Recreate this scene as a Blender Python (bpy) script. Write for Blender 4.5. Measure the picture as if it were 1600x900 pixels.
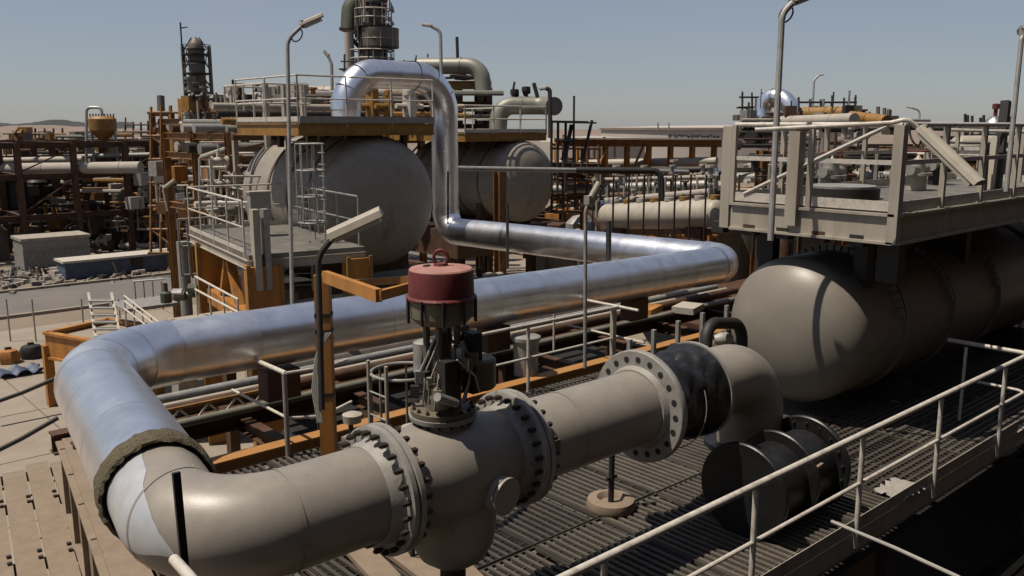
import bpy, math, random
from mathutils import Vector, Matrix
random.seed(11)
sc = bpy.context.scene
for o in list(bpy.data.objects): bpy.data.objects.remove(o)
R = math.radians
# ------------------------------------------------------------------ camera, sky, sun, exposure
CAMZ = 4.2; PITCH = R(10.5); HEAD = R(48.2); FPX = 1365.0
cam = bpy.data.cameras.new('camera'); co = bpy.data.objects.new('camera', cam); sc.collection.objects.link(co)
co.location = (0, 0, CAMZ); co.rotation_euler = (math.pi/2 - PITCH, 0, HEAD - math.pi/2)
cam.sensor_width = 36; cam.lens = FPX/1600*36; cam.clip_start = .1; cam.clip_end = 3000
sc.camera = co
SUN_EL = R(65); SUN_AZ = (-.87, .49)     # plan direction towards the sun
w = bpy.data.worlds.new('World'); sc.world = w; w.use_nodes = True
nt = w.node_tree; nt.nodes.clear()
sky = nt.nodes.new('ShaderNodeTexSky'); sky.sky_type = 'NISHITA'; sky.sun_disc = False
sky.sun_elevation = SUN_EL; sky.sun_rotation = math.atan2(SUN_AZ[0], SUN_AZ[1])
sky.air_density = 1.0; sky.dust_density = .4; sky.ozone_density = 3.0; sky.altitude = 50
hs = nt.nodes.new('ShaderNodeHueSaturation'); hs.inputs['Saturation'].default_value = .95
bg = nt.nodes.new('ShaderNodeBackground'); bg.inputs['Strength'].default_value = .058
wo = nt.nodes.new('ShaderNodeOutputWorld')
hz = nt.nodes.new('ShaderNodeMixRGB'); hz.inputs[0].default_value = .36; hz.inputs[2].default_value = (5.7, 5.9, 7.0, 1)   # even dust veil over the whole sky
hn = nt.nodes.new('ShaderNodeTexNoise'); hn.inputs['Scale'].default_value = 1.3; hn.inputs['Detail'].default_value = 3
hr = nt.nodes.new('ShaderNodeMapRange'); hr.inputs[1].default_value = .3; hr.inputs[2].default_value = .7; hr.inputs[3].default_value = .26; hr.inputs[4].default_value = .50
nt.links.new(hn.outputs[0], hr.inputs[0]); nt.links.new(hr.outputs[0], hz.inputs[0])
nt.links.new(sky.outputs[0], hs.inputs['Color']); nt.links.new(hs.outputs[0], hz.inputs[1]); nt.links.new(hz.outputs[0], bg.inputs[0]); nt.links.new(bg.outputs[0], wo.inputs[0])
sl = bpy.data.lights.new('sun', 'SUN'); sl.energy = 5.0; sl.angle = R(.53); sl.color = (1, .90, .77)
so = bpy.data.objects.new('sun', sl); sc.collection.objects.link(so)
sd = Vector((SUN_AZ[0]*math.cos(SUN_EL), SUN_AZ[1]*math.cos(SUN_EL), math.sin(SUN_EL)))
so.rotation_euler = sd.to_track_quat('Z', 'Y').to_euler(); so.location = (0, 0, 30)
sc.view_settings.view_transform = 'Standard'; sc.view_settings.look = 'None'
sc.view_settings.exposure = .16; sc.view_settings.gamma = 1

# ------------------------------------------------------------------ materials
def mat(name, col, rough=.6, metal=0, var=.25, scale=3.0, stain=None, samt=.35, sscale=1.2, bump=.0, bscale=40, spec=.5, streak=False, rvar=0, rust=None):
    if not metal: col = tuple(c*.76 for c in col); stain = stain and tuple(c*.76 for c in stain)
    m = bpy.data.materials.new(name); m.use_nodes = True
    n = m.node_tree.nodes; l = m.node_tree.links; b = n['Principled BSDF']
    tc = n.new('ShaderNodeTexCoord'); mp = n.new('ShaderNodeMapping')
    l.new(tc.outputs['Object'], mp.inputs[0])
    if streak: mp.inputs['Scale'].default_value = (1, 1, .18)
    nz = n.new('ShaderNodeTexNoise'); nz.inputs['Scale'].default_value = scale; nz.inputs['Detail'].default_value = 8; nz.inputs['Roughness'].default_value = .65
    l.new(mp.outputs[0], nz.inputs['Vector'])
    cr = n.new('ShaderNodeValToRGB'); e = cr.color_ramp.elements
    e[0].position = .3; e[1].position = .7
    e[0].color = tuple(c*(1-var) for c in col)+(1,); e[1].color = tuple(min(1, c*(1+var*.7)) for c in col)+(1,)
    l.new(nz.outputs[0], cr.inputs[0]); out = cr.outputs[0]
    if stain:
        n2 = n.new('ShaderNodeTexNoise'); n2.inputs['Scale'].default_value = sscale; n2.inputs['Detail'].default_value = 10; n2.inputs['Roughness'].default_value = .7
        l.new(mp.outputs[0], n2.inputs['Vector'])
        c2 = n.new('ShaderNodeValToRGB'); c2.color_ramp.elements[0].position = .5; c2.color_ramp.elements[1].position = .72
        c2.color_ramp.elements[1].color = (samt, samt, samt, 1)
        l.new(n2.outputs[0], c2.inputs[0])
        mx = n.new('ShaderNodeMixRGB'); l.new(c2.outputs[0], mx.inputs[0]); l.new(out, mx.inputs[1]); mx.inputs[2].default_value = stain+(1,)
        out = mx.outputs[0]
    if rust:                                  # (colour, scale, start, end): runs and chipped spots
        n4 = n.new('ShaderNodeTexNoise'); n4.inputs['Scale'].default_value = rust[1]; n4.inputs['Detail'].default_value = 12; n4.inputs['Roughness'].default_value = .75
        mp4 = n.new('ShaderNodeMapping'); mp4.inputs['Scale'].default_value = (1, 1, .35); mp4.inputs['Location'].default_value = (3.1, 7.7, 1.3)
        l.new(tc.outputs['Object'], mp4.inputs[0]); l.new(mp4.outputs[0], n4.inputs['Vector'])
        c4 = n.new('ShaderNodeValToRGB'); c4.color_ramp.elements[0].position = rust[2]; c4.color_ramp.elements[1].position = rust[3]; c4.color_ramp.elements[1].color = (.8, .8, .8, 1)
        l.new(n4.outputs[0], c4.inputs[0]); m4 = n.new('ShaderNodeMixRGB'); l.new(c4.outputs[0], m4.inputs[0]); l.new(out, m4.inputs[1]); m4.inputs[2].default_value = rust[0]+(1,); out = m4.outputs[0]
    l.new(out, b.inputs['Base Color'])
    b.inputs['Roughness'].default_value = rough; b.inputs['Metallic'].default_value = metal
    b.inputs['Specular IOR Level'].default_value = spec
    if rvar:
        mr = n.new('ShaderNodeMapRange'); mr.inputs[3].default_value = rough-rvar; mr.inputs[4].default_value = rough+rvar
        l.new(nz.outputs[0], mr.inputs[0]); l.new(mr.outputs[0], b.inputs['Roughness'])
    if bump:
        n3 = n.new('ShaderNodeTexNoise'); n3.inputs['Scale'].default_value = bscale; n3.inputs['Detail'].default_value = 5
        l.new(tc.outputs['Object'], n3.inputs['Vector'])
        bp = n.new('ShaderNodeBump'); bp.inputs['Strength'].default_value = bump; bp.inputs['Distance'].default_value = .02
        l.new(n3.outputs[0], bp.inputs['Height']); l.new(bp.outputs[0], b.inputs['Normal'])
    return m
M = {}
M['clad'] = mat('aluminium cladding', (.88, .90, .94), .31, 1.0, .09, 2.5, (.52, .49, .45), .4, 1.6, bump=.12, bscale=2.2, rvar=.06)
M['clad2'] = mat('older aluminium cladding', (.84, .86, .89), .36, 1.0, .12, 3.5, (.50, .46, .41), .5, 2.2, bump=.14, bscale=2.6, rvar=.06)
M['cladband'] = mat('aluminium band', (.5, .51, .52), .34, 1.0, .1, 6)
M['grey'] = mat('dusty grey pipe paint', (.285, .258, .222), .42, 0, .14, 2.2, (.36, .31, .245), .5, 1.1, bump=.05, bscale=60, spec=.5, rvar=.1, rust=((.10, .075, .055), 2.6, .60, .70))
M['flange'] = mat('flange grey paint', (.31, .295, .27), .5, 0, .22, 8, (.17, .13, .09), .5, 5, bump=.1, bscale=50, rust=((.10, .05, .03), 9, .57, .68))
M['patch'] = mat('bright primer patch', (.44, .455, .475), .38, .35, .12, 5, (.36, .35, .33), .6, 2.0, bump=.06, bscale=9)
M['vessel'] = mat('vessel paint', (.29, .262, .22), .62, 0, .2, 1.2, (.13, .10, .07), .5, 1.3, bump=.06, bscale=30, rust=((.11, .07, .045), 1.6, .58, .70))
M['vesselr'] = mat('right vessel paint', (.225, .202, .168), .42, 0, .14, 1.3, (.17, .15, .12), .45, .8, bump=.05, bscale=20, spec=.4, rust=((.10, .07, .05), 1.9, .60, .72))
M['bolt'] = mat('dark bolt', (.035, .026, .020), .6, .4, .4, 30)
M['black'] = mat('black wrapping', (.010, .010, .011), .42, 0, .3, 6, (.04, .04, .038), .4, 3, bump=.25, bscale=9)
M['dark'] = mat('dark steel', (.020, .018, .016), .6, .2, .3, 10)
M['red'] = mat('faded red paint', (.135, .016, .014), .6, 0, .3, 6, (.22, .07, .055), .4, 5, bump=.06, bscale=50, rust=((.30, .16, .13), 12, .60, .66))
M['redtop'] = mat('paler red paint', (.40, .20, .165), .7, 0, .2, 6, (.26, .07, .05), .5, 4)  # paler red for the actuator cover top
M['olivel'] = mat('sun faded olive paint', (.19, .165, .11), .6, 0, .2, 6, (.10, .08, .05), .5, 5)
M['olive'] = mat('olive grey paint', (.135, .115, .075), .55, 0, .2, 6)
M['white'] = mat('rail white paint', (.60, .56, .49), .5, 0, .16, 14, (.19, .11, .06), .6, 9, bump=.1, bscale=80)
M['beige'] = mat('beige steel paint', (.42, .38, .31), .55, 0, .16, 4, (.16, .10, .06), .5, 2.4, streak=True)
M['greysteel'] = mat('galvanised steel', (.27, .265, .25), .5, .3, .25, 7, (.13, .10, .07), .5, 4)
M['orange'] = mat('orange primer steel', (.44, .185, .032), .62, 0, .32, 3, (.10, .035, .012), .7, 2.2, streak=True)
M['orange_lit'] = mat('ochre steel with painted sunlight', (.42, .20, .055), .6, 0, .25, 3, (.16, .07, .02), .6, 3)  # lighter ochre: sunlight on the bridge's front beam put into the colour
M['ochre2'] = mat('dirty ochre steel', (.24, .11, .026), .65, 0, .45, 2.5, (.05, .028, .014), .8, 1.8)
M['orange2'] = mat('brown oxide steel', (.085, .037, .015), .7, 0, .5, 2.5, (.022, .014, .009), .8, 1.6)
M['yellow'] = mat('yellow ochre steel', (.30, .155, .028), .6, 0, .3, 3, (.12, .05, .015), .6, 2)
M['grate'] = mat('dusty galvanised grating', (.082, .071, .059), .65, .2, .4, 2.0, (.07, .055, .045), .6, 1.0)
M['grate2'] = mat('paler grating', (.105, .09, .073), .65, .2, .4, 3.0, (.07, .055, .045), .6, 1.3)
M['grate3'] = mat('oily grating', (.06, .05, .042), .55, .2, .4, 2.0, (.05, .04, .032), .7, 1.0)
M['platedk'] = mat('dusty chequer plate', (.13, .12, .105), .6, .2, .35, 3, (.22, .19, .15), .5, 1.2)
M['shade_black'] = mat('painted shade black', (.006, .0055, .005), .8, 0, .3, 3)  # near black: shade under grating and pipes put into the colour
M['shade_void'] = mat('painted shade floor', (.0045, .0042, .004), .9, 0, .5, 1.5, spec=.1)  # near black: shade beyond the deck edge put into the colour
M['concrete'] = mat('pale concrete', (.30, .255, .20), .85, 0, .14, .8, (.20, .165, .13), .5, .35, bump=.2, bscale=20)
M['sand'] = mat('sand ground', (.23, .18, .135), .95, 0, .25, .15, (.17, .13, .10), .5, .05, bump=.3, bscale=3)
M['road'] = mat('dusty road', (.155, .145, .135), .9, 0, .15, .6, (.24, .20, .16), .5, .25)
M['kerb'] = mat('kerb concrete', (.30, .26, .21), .9, 0, .2, 1)
M['board'] = mat('weathered board', (.25, .19, .135), .85, 0, .18, 5, (.22, .155, .10), .5, 2.0, bump=.15, bscale=30)
M['wool'] = mat('rock wool', (.115, .095, .055), 1, 0, .6, 30, (.05, .04, .025), .6, 12, bump=1, bscale=60)
M['hill'] = mat('dry hills', (.24, .185, .15), 1, 0, .25, .02, (.10, .08, .07), .5, .01)
M['hilldark'] = mat('dark scrub ridge', (.045, .05, .052), 1, 0, .3, .03)
M['tank'] = mat('storage tank paint', (.50, .45, .40), .7, 0, .06, .1, (.36, .30, .26), .4, .08)
M['tankdark'] = mat('tank roof edge', (.25, .21, .18), .8, 0, .2, .3)
M['ink'] = mat('black lettering', (.03, .025, .025), .8)
M['tower'] = mat('column lagging', (.12, .10, .085), .6, .3, .35, 1.2, (.18, .14, .10), .5, 1.0)
M['green'] = mat('dull green paint', (.065, .075, .05), .7, 0, .3, 2)
M['greenpipe'] = mat('dusty green grey pipe', (.17, .165, .135), .5, .2, .2, 2)
M['blue'] = mat('blue sheet', (.07, .10, .17), .6, 0, .3, 3, (.16, .17, .2), .5, 2)
M['rubble'] = mat('rubble', (.33, .29, .25), .95, 0, .45, 1.0, (.10, .08, .07), .6, .8)
M['lens'] = mat('lamp diffuser', (.38, .35, .28), .35, 0, .15, 5)
M['gasket'] = mat('gasket', (.01, .01, .01), .8)
M['tile'] = mat('pale wall', (.42, .38, .33), .85, 0, .12, .5, (.28, .23, .19), .4, .3)
M['cable'] = mat('pale cable', (.38, .36, .32), .5)

# ------------------------------------------------------------------ mesh builder
BASE = {}
def off(o):
    b = Vector((0, 0, 0))
    while o is not None:
        if o.name in BASE: return Vector(BASE[o.name])
        o = o.parent
    return b
class MB:
    def __init__(s): s.v = []; s.f = []
    def add(s, vs, fs):
        k = len(s.v); s.v += [tuple(v) for v in vs]; s.f += [tuple(i+k for i in f) for f in fs]; return s
    def box(s, c, d, rz=0, taper=1):
        cx, cy, cz = c; dx, dy, dz = d[0]/2, d[1]/2, d[2]/2; ca, sa = math.cos(rz), math.sin(rz); vs = []
        for z, t in ((-dz, 1), (dz, taper)):
            for x, y in ((-dx, -dy), (dx, -dy), (dx, dy), (-dx, dy)):
                x *= t; y *= t; vs.append((cx+x*ca-y*sa, cy+x*sa+y*ca, cz+z))
        return s.add(vs, [(3, 2, 1, 0), (4, 5, 6, 7), (0, 1, 5, 4), (1, 2, 6, 5), (2, 3, 7, 6), (3, 0, 4, 7)])
    def bar(s, a, b, wd, h):              # rectangular bar a-b, wd sideways, h up
        a = Vector(a); b = Vector(b); d = (b-a)
        if d.length < 1e-6: return s
        d.normalize(); up = Vector((0, 0, 1)) if abs(d.z) < .95 else Vector((0, 1, 0))
        sd_ = d.cross(up).normalized(); u = sd_.cross(d)
        vs = [p+sd_*x*wd/2+u*y*h/2 for p in (a, b) for x, y in ((-1, -1), (1, -1), (1, 1), (-1, 1))]
        return s.add(vs, [(0, 1, 2, 3), (7, 6, 5, 4), (0, 4, 5, 1), (1, 5, 6, 2), (2, 6, 7, 3), (3, 7, 4, 0)])
    def ibeam(s, a, b, wd, h, t=None):
        a = Vector(a); b = Vector(b); d = (b-a).normalized()
        up = Vector((0, 0, 1)) if abs(d.z) < .95 else Vector((0, 1, 0))
        sd_ = d.cross(up).normalized(); u = sd_.cross(d); t = t or max(.012, h*.09)
        W, Hh, q = wd/2, h/2, t/2
        pr = [(-W, -Hh), (W, -Hh), (W, -Hh+t), (q, -Hh+t), (q, Hh-t), (W, Hh-t), (W, Hh), (-W, Hh), (-W, Hh-t), (-q, Hh-t), (-q, -Hh+t), (-W, -Hh+t)]
        vs = [p+sd_*x+u*y for p in (a, b) for x, y in pr]; n = 12
        fs = [(i, i+n, (i+1) % n+n, (i+1) % n) for i in range(n)]
        for k, rv in ((0, 0), (n, 1)):
            for q4 in ((0, 1, 2, 11), (11, 2, 3, 10), (10, 3, 4, 9), (9, 4, 5, 8), (8, 5, 6, 7)):
                f = tuple(k+i for i in q4); fs.append(f if rv else f[::-1])
        return s.add(vs, fs)
    def tube(s, path, r, seg=12, caps=True, r1=None):
        P = [Vector(p) for p in path]; n = len(P)
        T = [(P[min(i+1, n-1)]-P[max(i-1, 0)]).normalized() for i in range(n)]
        up = Vector((0, 0, 1)) if abs(T[0].z) < .9 else Vector((0, 1, 0))
        N = (up-T[0]*up.dot(T[0])).normalized(); k = len(s.v); vs = []
        for i in range(n):
            N = (N-T[i]*N.dot(T[i])).normalized(); B = T[i].cross(N)
            rr = r if r1 is None else r+(r1-r)*i/(n-1)
            if callable(r): rr = r(i/(n-1))
            vs += [P[i]+(N*math.cos(2*math.pi*j/seg)+B*math.sin(2*math.pi*j/seg))*rr for j in range(seg)]
        fs = [(i*seg+j, i*seg+(j+1) % seg, (i+1)*seg+(j+1) % seg, (i+1)*seg+j) for i in range(n-1) for j in range(seg)]
        if caps: fs += [tuple(range(seg))[::-1], tuple((n-1)*seg+j for j in range(seg))]
        return s.add(vs, fs)
    def lathe(s, o, ax, prof, seg=32):    # prof: (distance along ax, radius)
        o = Vector(o); ax = Vector(ax).normalized(); up = Vector((0, 0, 1)) if abs(ax.z) < .9 else Vector((0, 1, 0))
        N = (up-ax*up.dot(ax)).normalized(); B = ax.cross(N); vs = []; n = len(prof)
        for t, r in prof: vs += [o+ax*t+(N*math.cos(2*math.pi*j/seg)+B*math.sin(2*math.pi*j/seg))*max(r, 1e-4) for j in range(seg)]
        fs = [(i*seg+j, i*seg+(j+1) % seg, (i+1)*seg+(j+1) % seg, (i+1)*seg+j) for i in range(n-1) for j in range(seg)]
        return s.add(vs, fs)
    def poly(s, pts, z0, z1):             # vertical prism
        n = len(pts); vs = [(x, y, z0) for x, y in pts]+[(x, y, z1) for x, y in pts]
        return s.add(vs, [tuple(range(n))[::-1], tuple(range(n, 2*n))]+[(i, (i+1) % n, (i+1) % n+n, i+n) for i in range(n)])
    def mesh(s, name, m, b=Vector((0, 0, 0))):
        me = bpy.data.meshes.new(name); me.from_pydata([(v[0]-b[0], v[1]-b[1], v[2]-b[2]) for v in s.v], [], s.f)
        me.validate(); me.update(); me.materials.append(M[m] if isinstance(m, str) else m)
        me.polygons.foreach_set('use_smooth', [True]*len(me.polygons)); me.set_sharp_from_angle(angle=R(35))
        return me
    def build(s, name, m, parent=None, label=None):
        b = off(parent) if parent is not None else Vector((0, 0, 0))
        o = bpy.data.objects.new(name, s.mesh(name, m, b)); sc.collection.objects.link(o)
        if parent is not None: o.parent = parent
        if label: o['label'] = label
        return o
def inst(name, me, parent, loc, rot=None, scale=None):
    o = bpy.data.objects.new(name, me); sc.collection.objects.link(o); o.parent = parent
    o.location = Vector(loc)-off(parent)
    if rot is not None: o.rotation_mode = 'QUATERNION'; o.rotation_quaternion = rot
    if scale: o.scale = scale
    return o
def thing(name, label, cat, loc, group=None):
    o = bpy.data.objects.new(name, None); sc.collection.objects.link(o); o.location = loc; o.empty_display_size = .2
    BASE[o.name] = tuple(loc); o['label'] = label; o['category'] = cat
    if group: o['group'] = group
    return o
def solo(o, label, cat, group=None):
    o['label'] = label; o['category'] = cat
    if group: o['group'] = group
    return o
def struct(o, kind='structure'):
    o['kind'] = kind; return o
_f = Vector((math.cos(HEAD)*math.cos(PITCH), math.sin(HEAD)*math.cos(PITCH), -math.sin(PITCH)))
_u = Vector((math.cos(HEAD)*math.sin(PITCH), math.sin(HEAD)*math.sin(PITCH), math.cos(PITCH)))
_r = Vector((math.sin(HEAD), -math.cos(HEAD), 0))
def at(u, v, d):                          # a point of the place, d metres away
    return Vector((0, 0, CAMZ))+(_f+_r*((u-800)/FPX)+_u*(-(v-450)/FPX))*d
def fillet(pts, rad, n=8):
    P = [Vector(p) for p in pts]; out = [P[0]]
    for i in range(1, len(P)-1):
        a, b, c = P[i-1], P[i], P[i+1]; d1 = (a-b); d2 = (c-b); l = min(d1.length, d2.length)*.499
        d1.normalize(); d2.normalize(); ang = d1.angle(d2); rr = rad[i-1] if isinstance(rad, (list, tuple)) else rad
        t = min(rr/math.tan(ang/2), l); rr = t*math.tan(ang/2)
        if math.pi-ang < .02: out.append(b); continue
        cen = b+(d1+d2).normalized()*(rr/math.sin(ang/2))
        s = b+d1*t-cen; e = b+d2*t-cen; tot = s.angle(e); ax = s.cross(e).normalized()
        for k in range(n+1): out.append(cen+Matrix.Rotation(tot*k/n, 3, ax) @ s)
    out.append(P[-1]); return out
def tube_part(name, path, r, m, parent, seg=12, rad=None, n=6, label=None):
    p = fillet(path, rad, n) if rad else path
    return MB().tube(p, r, seg).build(name, m, parent, label)
def hexmesh(name, m, r, L, nut):
    b = MB(); b.lathe((-L/2, 0, 0), (1, 0, 0), [(0, 0), (0, r*.6), (L, r*.6), (L, 0)], 6)
    for x in (-L/2+.015, L/2-.015-nut): b.lathe((x, 0, 0), (1, 0, 0), [(0, 0), (0, r), (nut, r), (nut, 0)], 6)
    return b.mesh(name, m)
def flange(parent, c, ax, rin, rout, th, nb, gap=.012, mf='flange', bolt=.026, label=None, nut=.04):
    """a bolted pair of flange discs with a gasket and stud bolts"""
    c = Vector(c); ax = Vector(ax).normalized(); first = None
    for sgn in (-1, 1):
        o = c+ax*sgn*(gap/2); e = .012
        f = MB().lathe(o, ax*sgn, [(0, rin), (0, rout-e), (e*.6, rout), (th-e*.6, rout), (th, rout-e), (th, rin+.045), (th+.03, rin+.035), (th+.11, rin+.004)], 48).build('flange', mf, parent, label)
        first = first or f
    MB().lathe(c-ax*gap/2, ax, [(0, rin), (0, rout-.02), (gap, rout-.02), (gap, rin)], 48).build('gasket', 'gasket', parent)
    L = 2*th+gap+2*nut+.07; me = hexmesh('bolt', 'bolt', bolt, L, nut); q = ax.to_track_quat('X', 'Z')
    up = Vector((0, 0, 1)) if abs(ax.z) < .9 else Vector((0, 1, 0)); N = (up-ax*up.dot(ax)).normalized(); B = ax.cross(N); rb = (rout+rin+.045)/2
    for k in range(nb):
        a = 2*math.pi*(k+.5)/nb; inst('bolt', me, first, c+(N*math.cos(a)+B*math.sin(a))*rb, q)

def railing(parent, pts, z, m='white', h=1.1, step=1.6, r=.024, mids=(.55,), toe=.12, toem=None, post='tube', ends=True):
    P = [Vector((p[0], p[1], z)) for p in pts]; up = Vector((0, 0, 1))
    top = fillet([p+up*h for p in P], .08, 3) if len(P) > 2 else [p+up*h for p in P]
    MB().tube(top, r, 8).build('top_rail', m, parent)
    for q in mids:
        MB().tube([p+up*q for p in P], r*.75, 6).build('mid_rail', m, parent)
    for a, b in zip(P, P[1:]):
        n = max(1, round((b-a).length/step))
        for k in range(n+(1 if b is P[-1] else 0)):
            p = a.lerp(b, k/n)
            if post == 'tube': MB().tube([p-up*.12, p+up*(h-.01)], r, 8).build('post', m, parent)
            else: MB().box(p+up*(h/2-.1), (.09, .09, h+.16)).build('post', m, parent)
        if toe: MB().bar(a+up*(toe/2), b+up*(toe/2), .012, toe).build('toe_board', toem or m, parent)
def ladder(parent, p0, p1, wdir, wd=.45, m='greysteel', r=.025, step=.3, cage=False):
    p0 = Vector(p0); p1 = Vector(p1); wv = Vector(wdir).normalized()*wd/2; d = p1-p0
    for s_ in (-1, 1): MB().bar(p0+wv*s_, p1+wv*s_, .05, .02).build('side_rail', m, parent)
    n = int(d.length/step)
    b = MB().tube([-wv, wv], r*.5, 6); me = b.mesh('rung', m)
    for k in range(n): inst('rung', me, parent, p0+d*((k+.5)/n))
def platform(t, x0, x1, y0, y1, z, m='beige', rails='NSEW', th=.22, rm='white', deckm='grate', rail_step=1.6, beamstep=1.5, post='tube', legs=None, zleg=-4, legm=None, mids=(.55,), rr=.024):
    MB().box(((x0+x1)/2, (y0+y1)/2, z-.02), (x1-x0-.02, y1-y0-.02, .035)).build('deck_plate', deckm, t)
    for a, b in (((x0, y0), (x1, y0)), ((x1, y0), (x1, y1)), ((x1, y1), (x0, y1)), ((x0, y1), (x0, y0))):
        MB().ibeam((a[0], a[1], z-.045-th/2), (b[0], b[1], z-.045-th/2), .1, th).build('edge_beam', m, t)
    n = max(1, int((x1-x0)/beamstep))
    for k in range(1, n): MB().ibeam((x0+(x1-x0)*k/n, y0+.06, z-.05-th/2), (x0+(x1-x0)*k/n, y1-.06, z-.05-th/2), .08, th*.8).build('joist', m, t)
    cs = {'S': ((x0, y0), (x1, y0)), 'E': ((x1, y0), (x1, y1)), 'N': ((x1, y1), (x0, y1)), 'W': ((x0, y1), (x0, y0))}
    for k in rails: railing(t, cs[k], z, rm, step=rail_step, post=post, mids=mids, r=rr)
    for p in (legs or []):
        MB().ibeam((p[0], p[1], zleg), (p[0], p[1], z-.05-th), .2, .2).build('column', legm or m, t)
def rack(name, label, x0, x1, nx, y0, y1, ny, z0, levels, m, group=None, sz=.25, brace=True, cat='pipe rack'):
    t = thing(name, label, cat, ((x0+x1)/2, (y0+y1)/2, z0), group)
    xs = [x0+(x1-x0)*i/nx for i in range(nx+1)]; ys = [y0+(y1-y0)*j/ny for j in range(ny+1)]
    cm = MB().ibeam((0, 0, 0), (0, 0, levels[-1]-z0), sz, sz).mesh('column', m)
    for x in xs:
        for y in ys: inst('column', cm, t, (x, y, z0))
    for z in levels:
        bx = MB().ibeam((0, 0, 0), ((x1-x0)/nx-sz, 0, 0), sz*.7, sz).mesh('beam', m); by = MB().ibeam((0, 0, 0), (0, (y1-y0)/ny-sz, 0), sz*.7, sz).mesh('cross_beam', m)
        for j, y in enumerate(ys):
            for i in range(nx): inst('beam', bx, t, (xs[i]+sz/2, y, z-sz/2-.003))
        for i, x in enumerate(xs):
            for j in range(ny): inst('cross_beam', by, t, (x, ys[j]+sz/2, z-sz/2))
    if brace:
        zz = [z0]+list(levels)
        for k, (za, zb) in enumerate(zip(zz, zz[1:])):
            i = k % nx; j = 0
            for i in range(0, nx, 2):
                MB().bar((xs[i], ys[0], za+.1), (xs[i+1], ys[0], zb-sz), .08, .08).build('brace', m, t)
    return t
def vessel_profile(R_, L, dome=.5, n=8):
    p = [(-R_*dome*math.cos(math.pi/2*k/n), R_*math.sin(math.pi/2*k/n)) for k in range(n+1)]
    return p+[(L+R_*dome*math.sin(math.pi/2*k/n), R_*math.cos(math.pi/2*k/n)) for k in range(n+1)]
def lamp(name, label, pts, aim, L, m='greysteel', r=.035, wd=.2, group=None, rad=.3, lens=True, loop=True):
    """bent pole with a long box luminaire at its end; pts base..end, aim direction of luminaire"""
    t = thing(name, label, 'lamp', pts[0], group)
    p = fillet(pts, rad, 6); MB().tube(p, r, 10).build('pole', m, t)
    e = Vector(pts[-1]); a = Vector(aim).normalized(); sd_ = a.cross(Vector((0, 0, 1))).normalized(); u = sd_.cross(a)
    c = MB(); prof = [(-.5, 0), (-.42, .34), (-.2, .5), (.2, .5), (.42, .34), (.5, 0)]
    vs = [e+a*x+sd_*wd*y+u*wd*.8*z for x in (-.02, L) for y, z in prof]; n = len(prof)
    c.add(vs, [tuple(range(n))[::-1], tuple(range(n, 2*n))]+[(i, (i+1) % n, (i+1) % n+n, i+n) for i in range(n)])
    h = c.build('housing', 'lens' if lens == 2 else 'beige', t)
    MB().bar(e+a*.03-u*.03*1, e+a*(L-.05)-u*.03, wd*.86, .05).build('diffuser', 'lens', t)
    MB().box(e+a*.02+u*wd*.1, (.1, .1, .12)).build('end_box', 'greysteel', t)
    if loop:
        q = Vector(pts[-1])-a*.1-Vector((0, 0, .12)); rr = .1
        MB().tube([q+a*(rr*math.cos(k*math.pi/8))+Vector((0, 0, rr*math.sin(k*math.pi/8))) for k in range(17)], .012, 6, False).build('conduit_loop', 'dark', t)
    return t
def pipe(label, pts, r, m='greenpipe', rad=None, seg=14, cat='pipe', name='pipe', group=None, n=6):
    p = fillet(pts, rad, n) if rad else [Vector(q) for q in pts]
    b = Vector(pts[0]); t = thing(name, label, cat, b, group)
    MB().tube(p, r, seg).build('pipe_run', m, t)
    # weld bands / clamps so that runs are not featureless
    tot = sum((c-a).length for a, c in zip(p, p[1:])); k = max(1, int(tot/2.5)); 
    for i in range(k):
        s_ = tot*(i+.5)/k; 
        for a, c in zip(p, p[1:]):
            l = (c-a).length
            if s_ <= l: break
            s_ -= l
        d = (c-a).normalized(); q = a+d*s_; MB().tube([q-d*r*.12, q+d*r*.12], r*1.06, seg).build('band', 'cladband' if m in ('clad',) else m, t)
    return t
ORD = ['leftmost']+[q for q in ('second', 'third', 'fourth', 'fifth', 'sixth', 'seventh', 'eighth', 'ninth', 'tenth', 'eleventh', 'twelfth', 'thirteenth', 'fourteenth', 'fifteenth', 'sixteenth')]

# ------------------------------------------------------------------ setting: ground, road, hills
g = MB(); N = 40; S = 1600
for i in range(N+1):
    for j in range(N+1): g.v.append((-500+(S+500)*i/N, -500+(S+500)*j/N, -4.0))
g.f = [(i*(N+1)+j, (i+1)*(N+1)+j, (i+1)*(N+1)+j+1, i*(N+1)+j+1) for i in range(N) for j in range(N)]
struct(g.build('ground', 'sand'))
struct(MB().box((60, 45.5, -3.99), (220, 6.4, .02)).build('road', 'road'))
struct(MB().box((60, 42.15, -3.93), (220, .25, .14)).build('kerb', 'kerb'))
struct(MB().box((60, 48.85, -3.93), (220, .25, .14)).build('kerb', 'kerb'))
pv = MB()
for i in range(-2, 9):
    for j in range(7): pv.box((i*4.0+.0, 14+j*3.9, -3.985+random.random()*.012), (3.97, 3.87, .03))
pslab = struct(thing('concrete_yard', '', '', (0, 0, -4))); del pslab['label'], pslab['category']
for i in range(-2, 10):
    for j in range(7): MB().box((i*4.0, 13.5+j*4.0, -3.99+random.random()*.012), (3.965, 3.965, .03)).build('slab', 'concrete', pslab)
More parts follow.
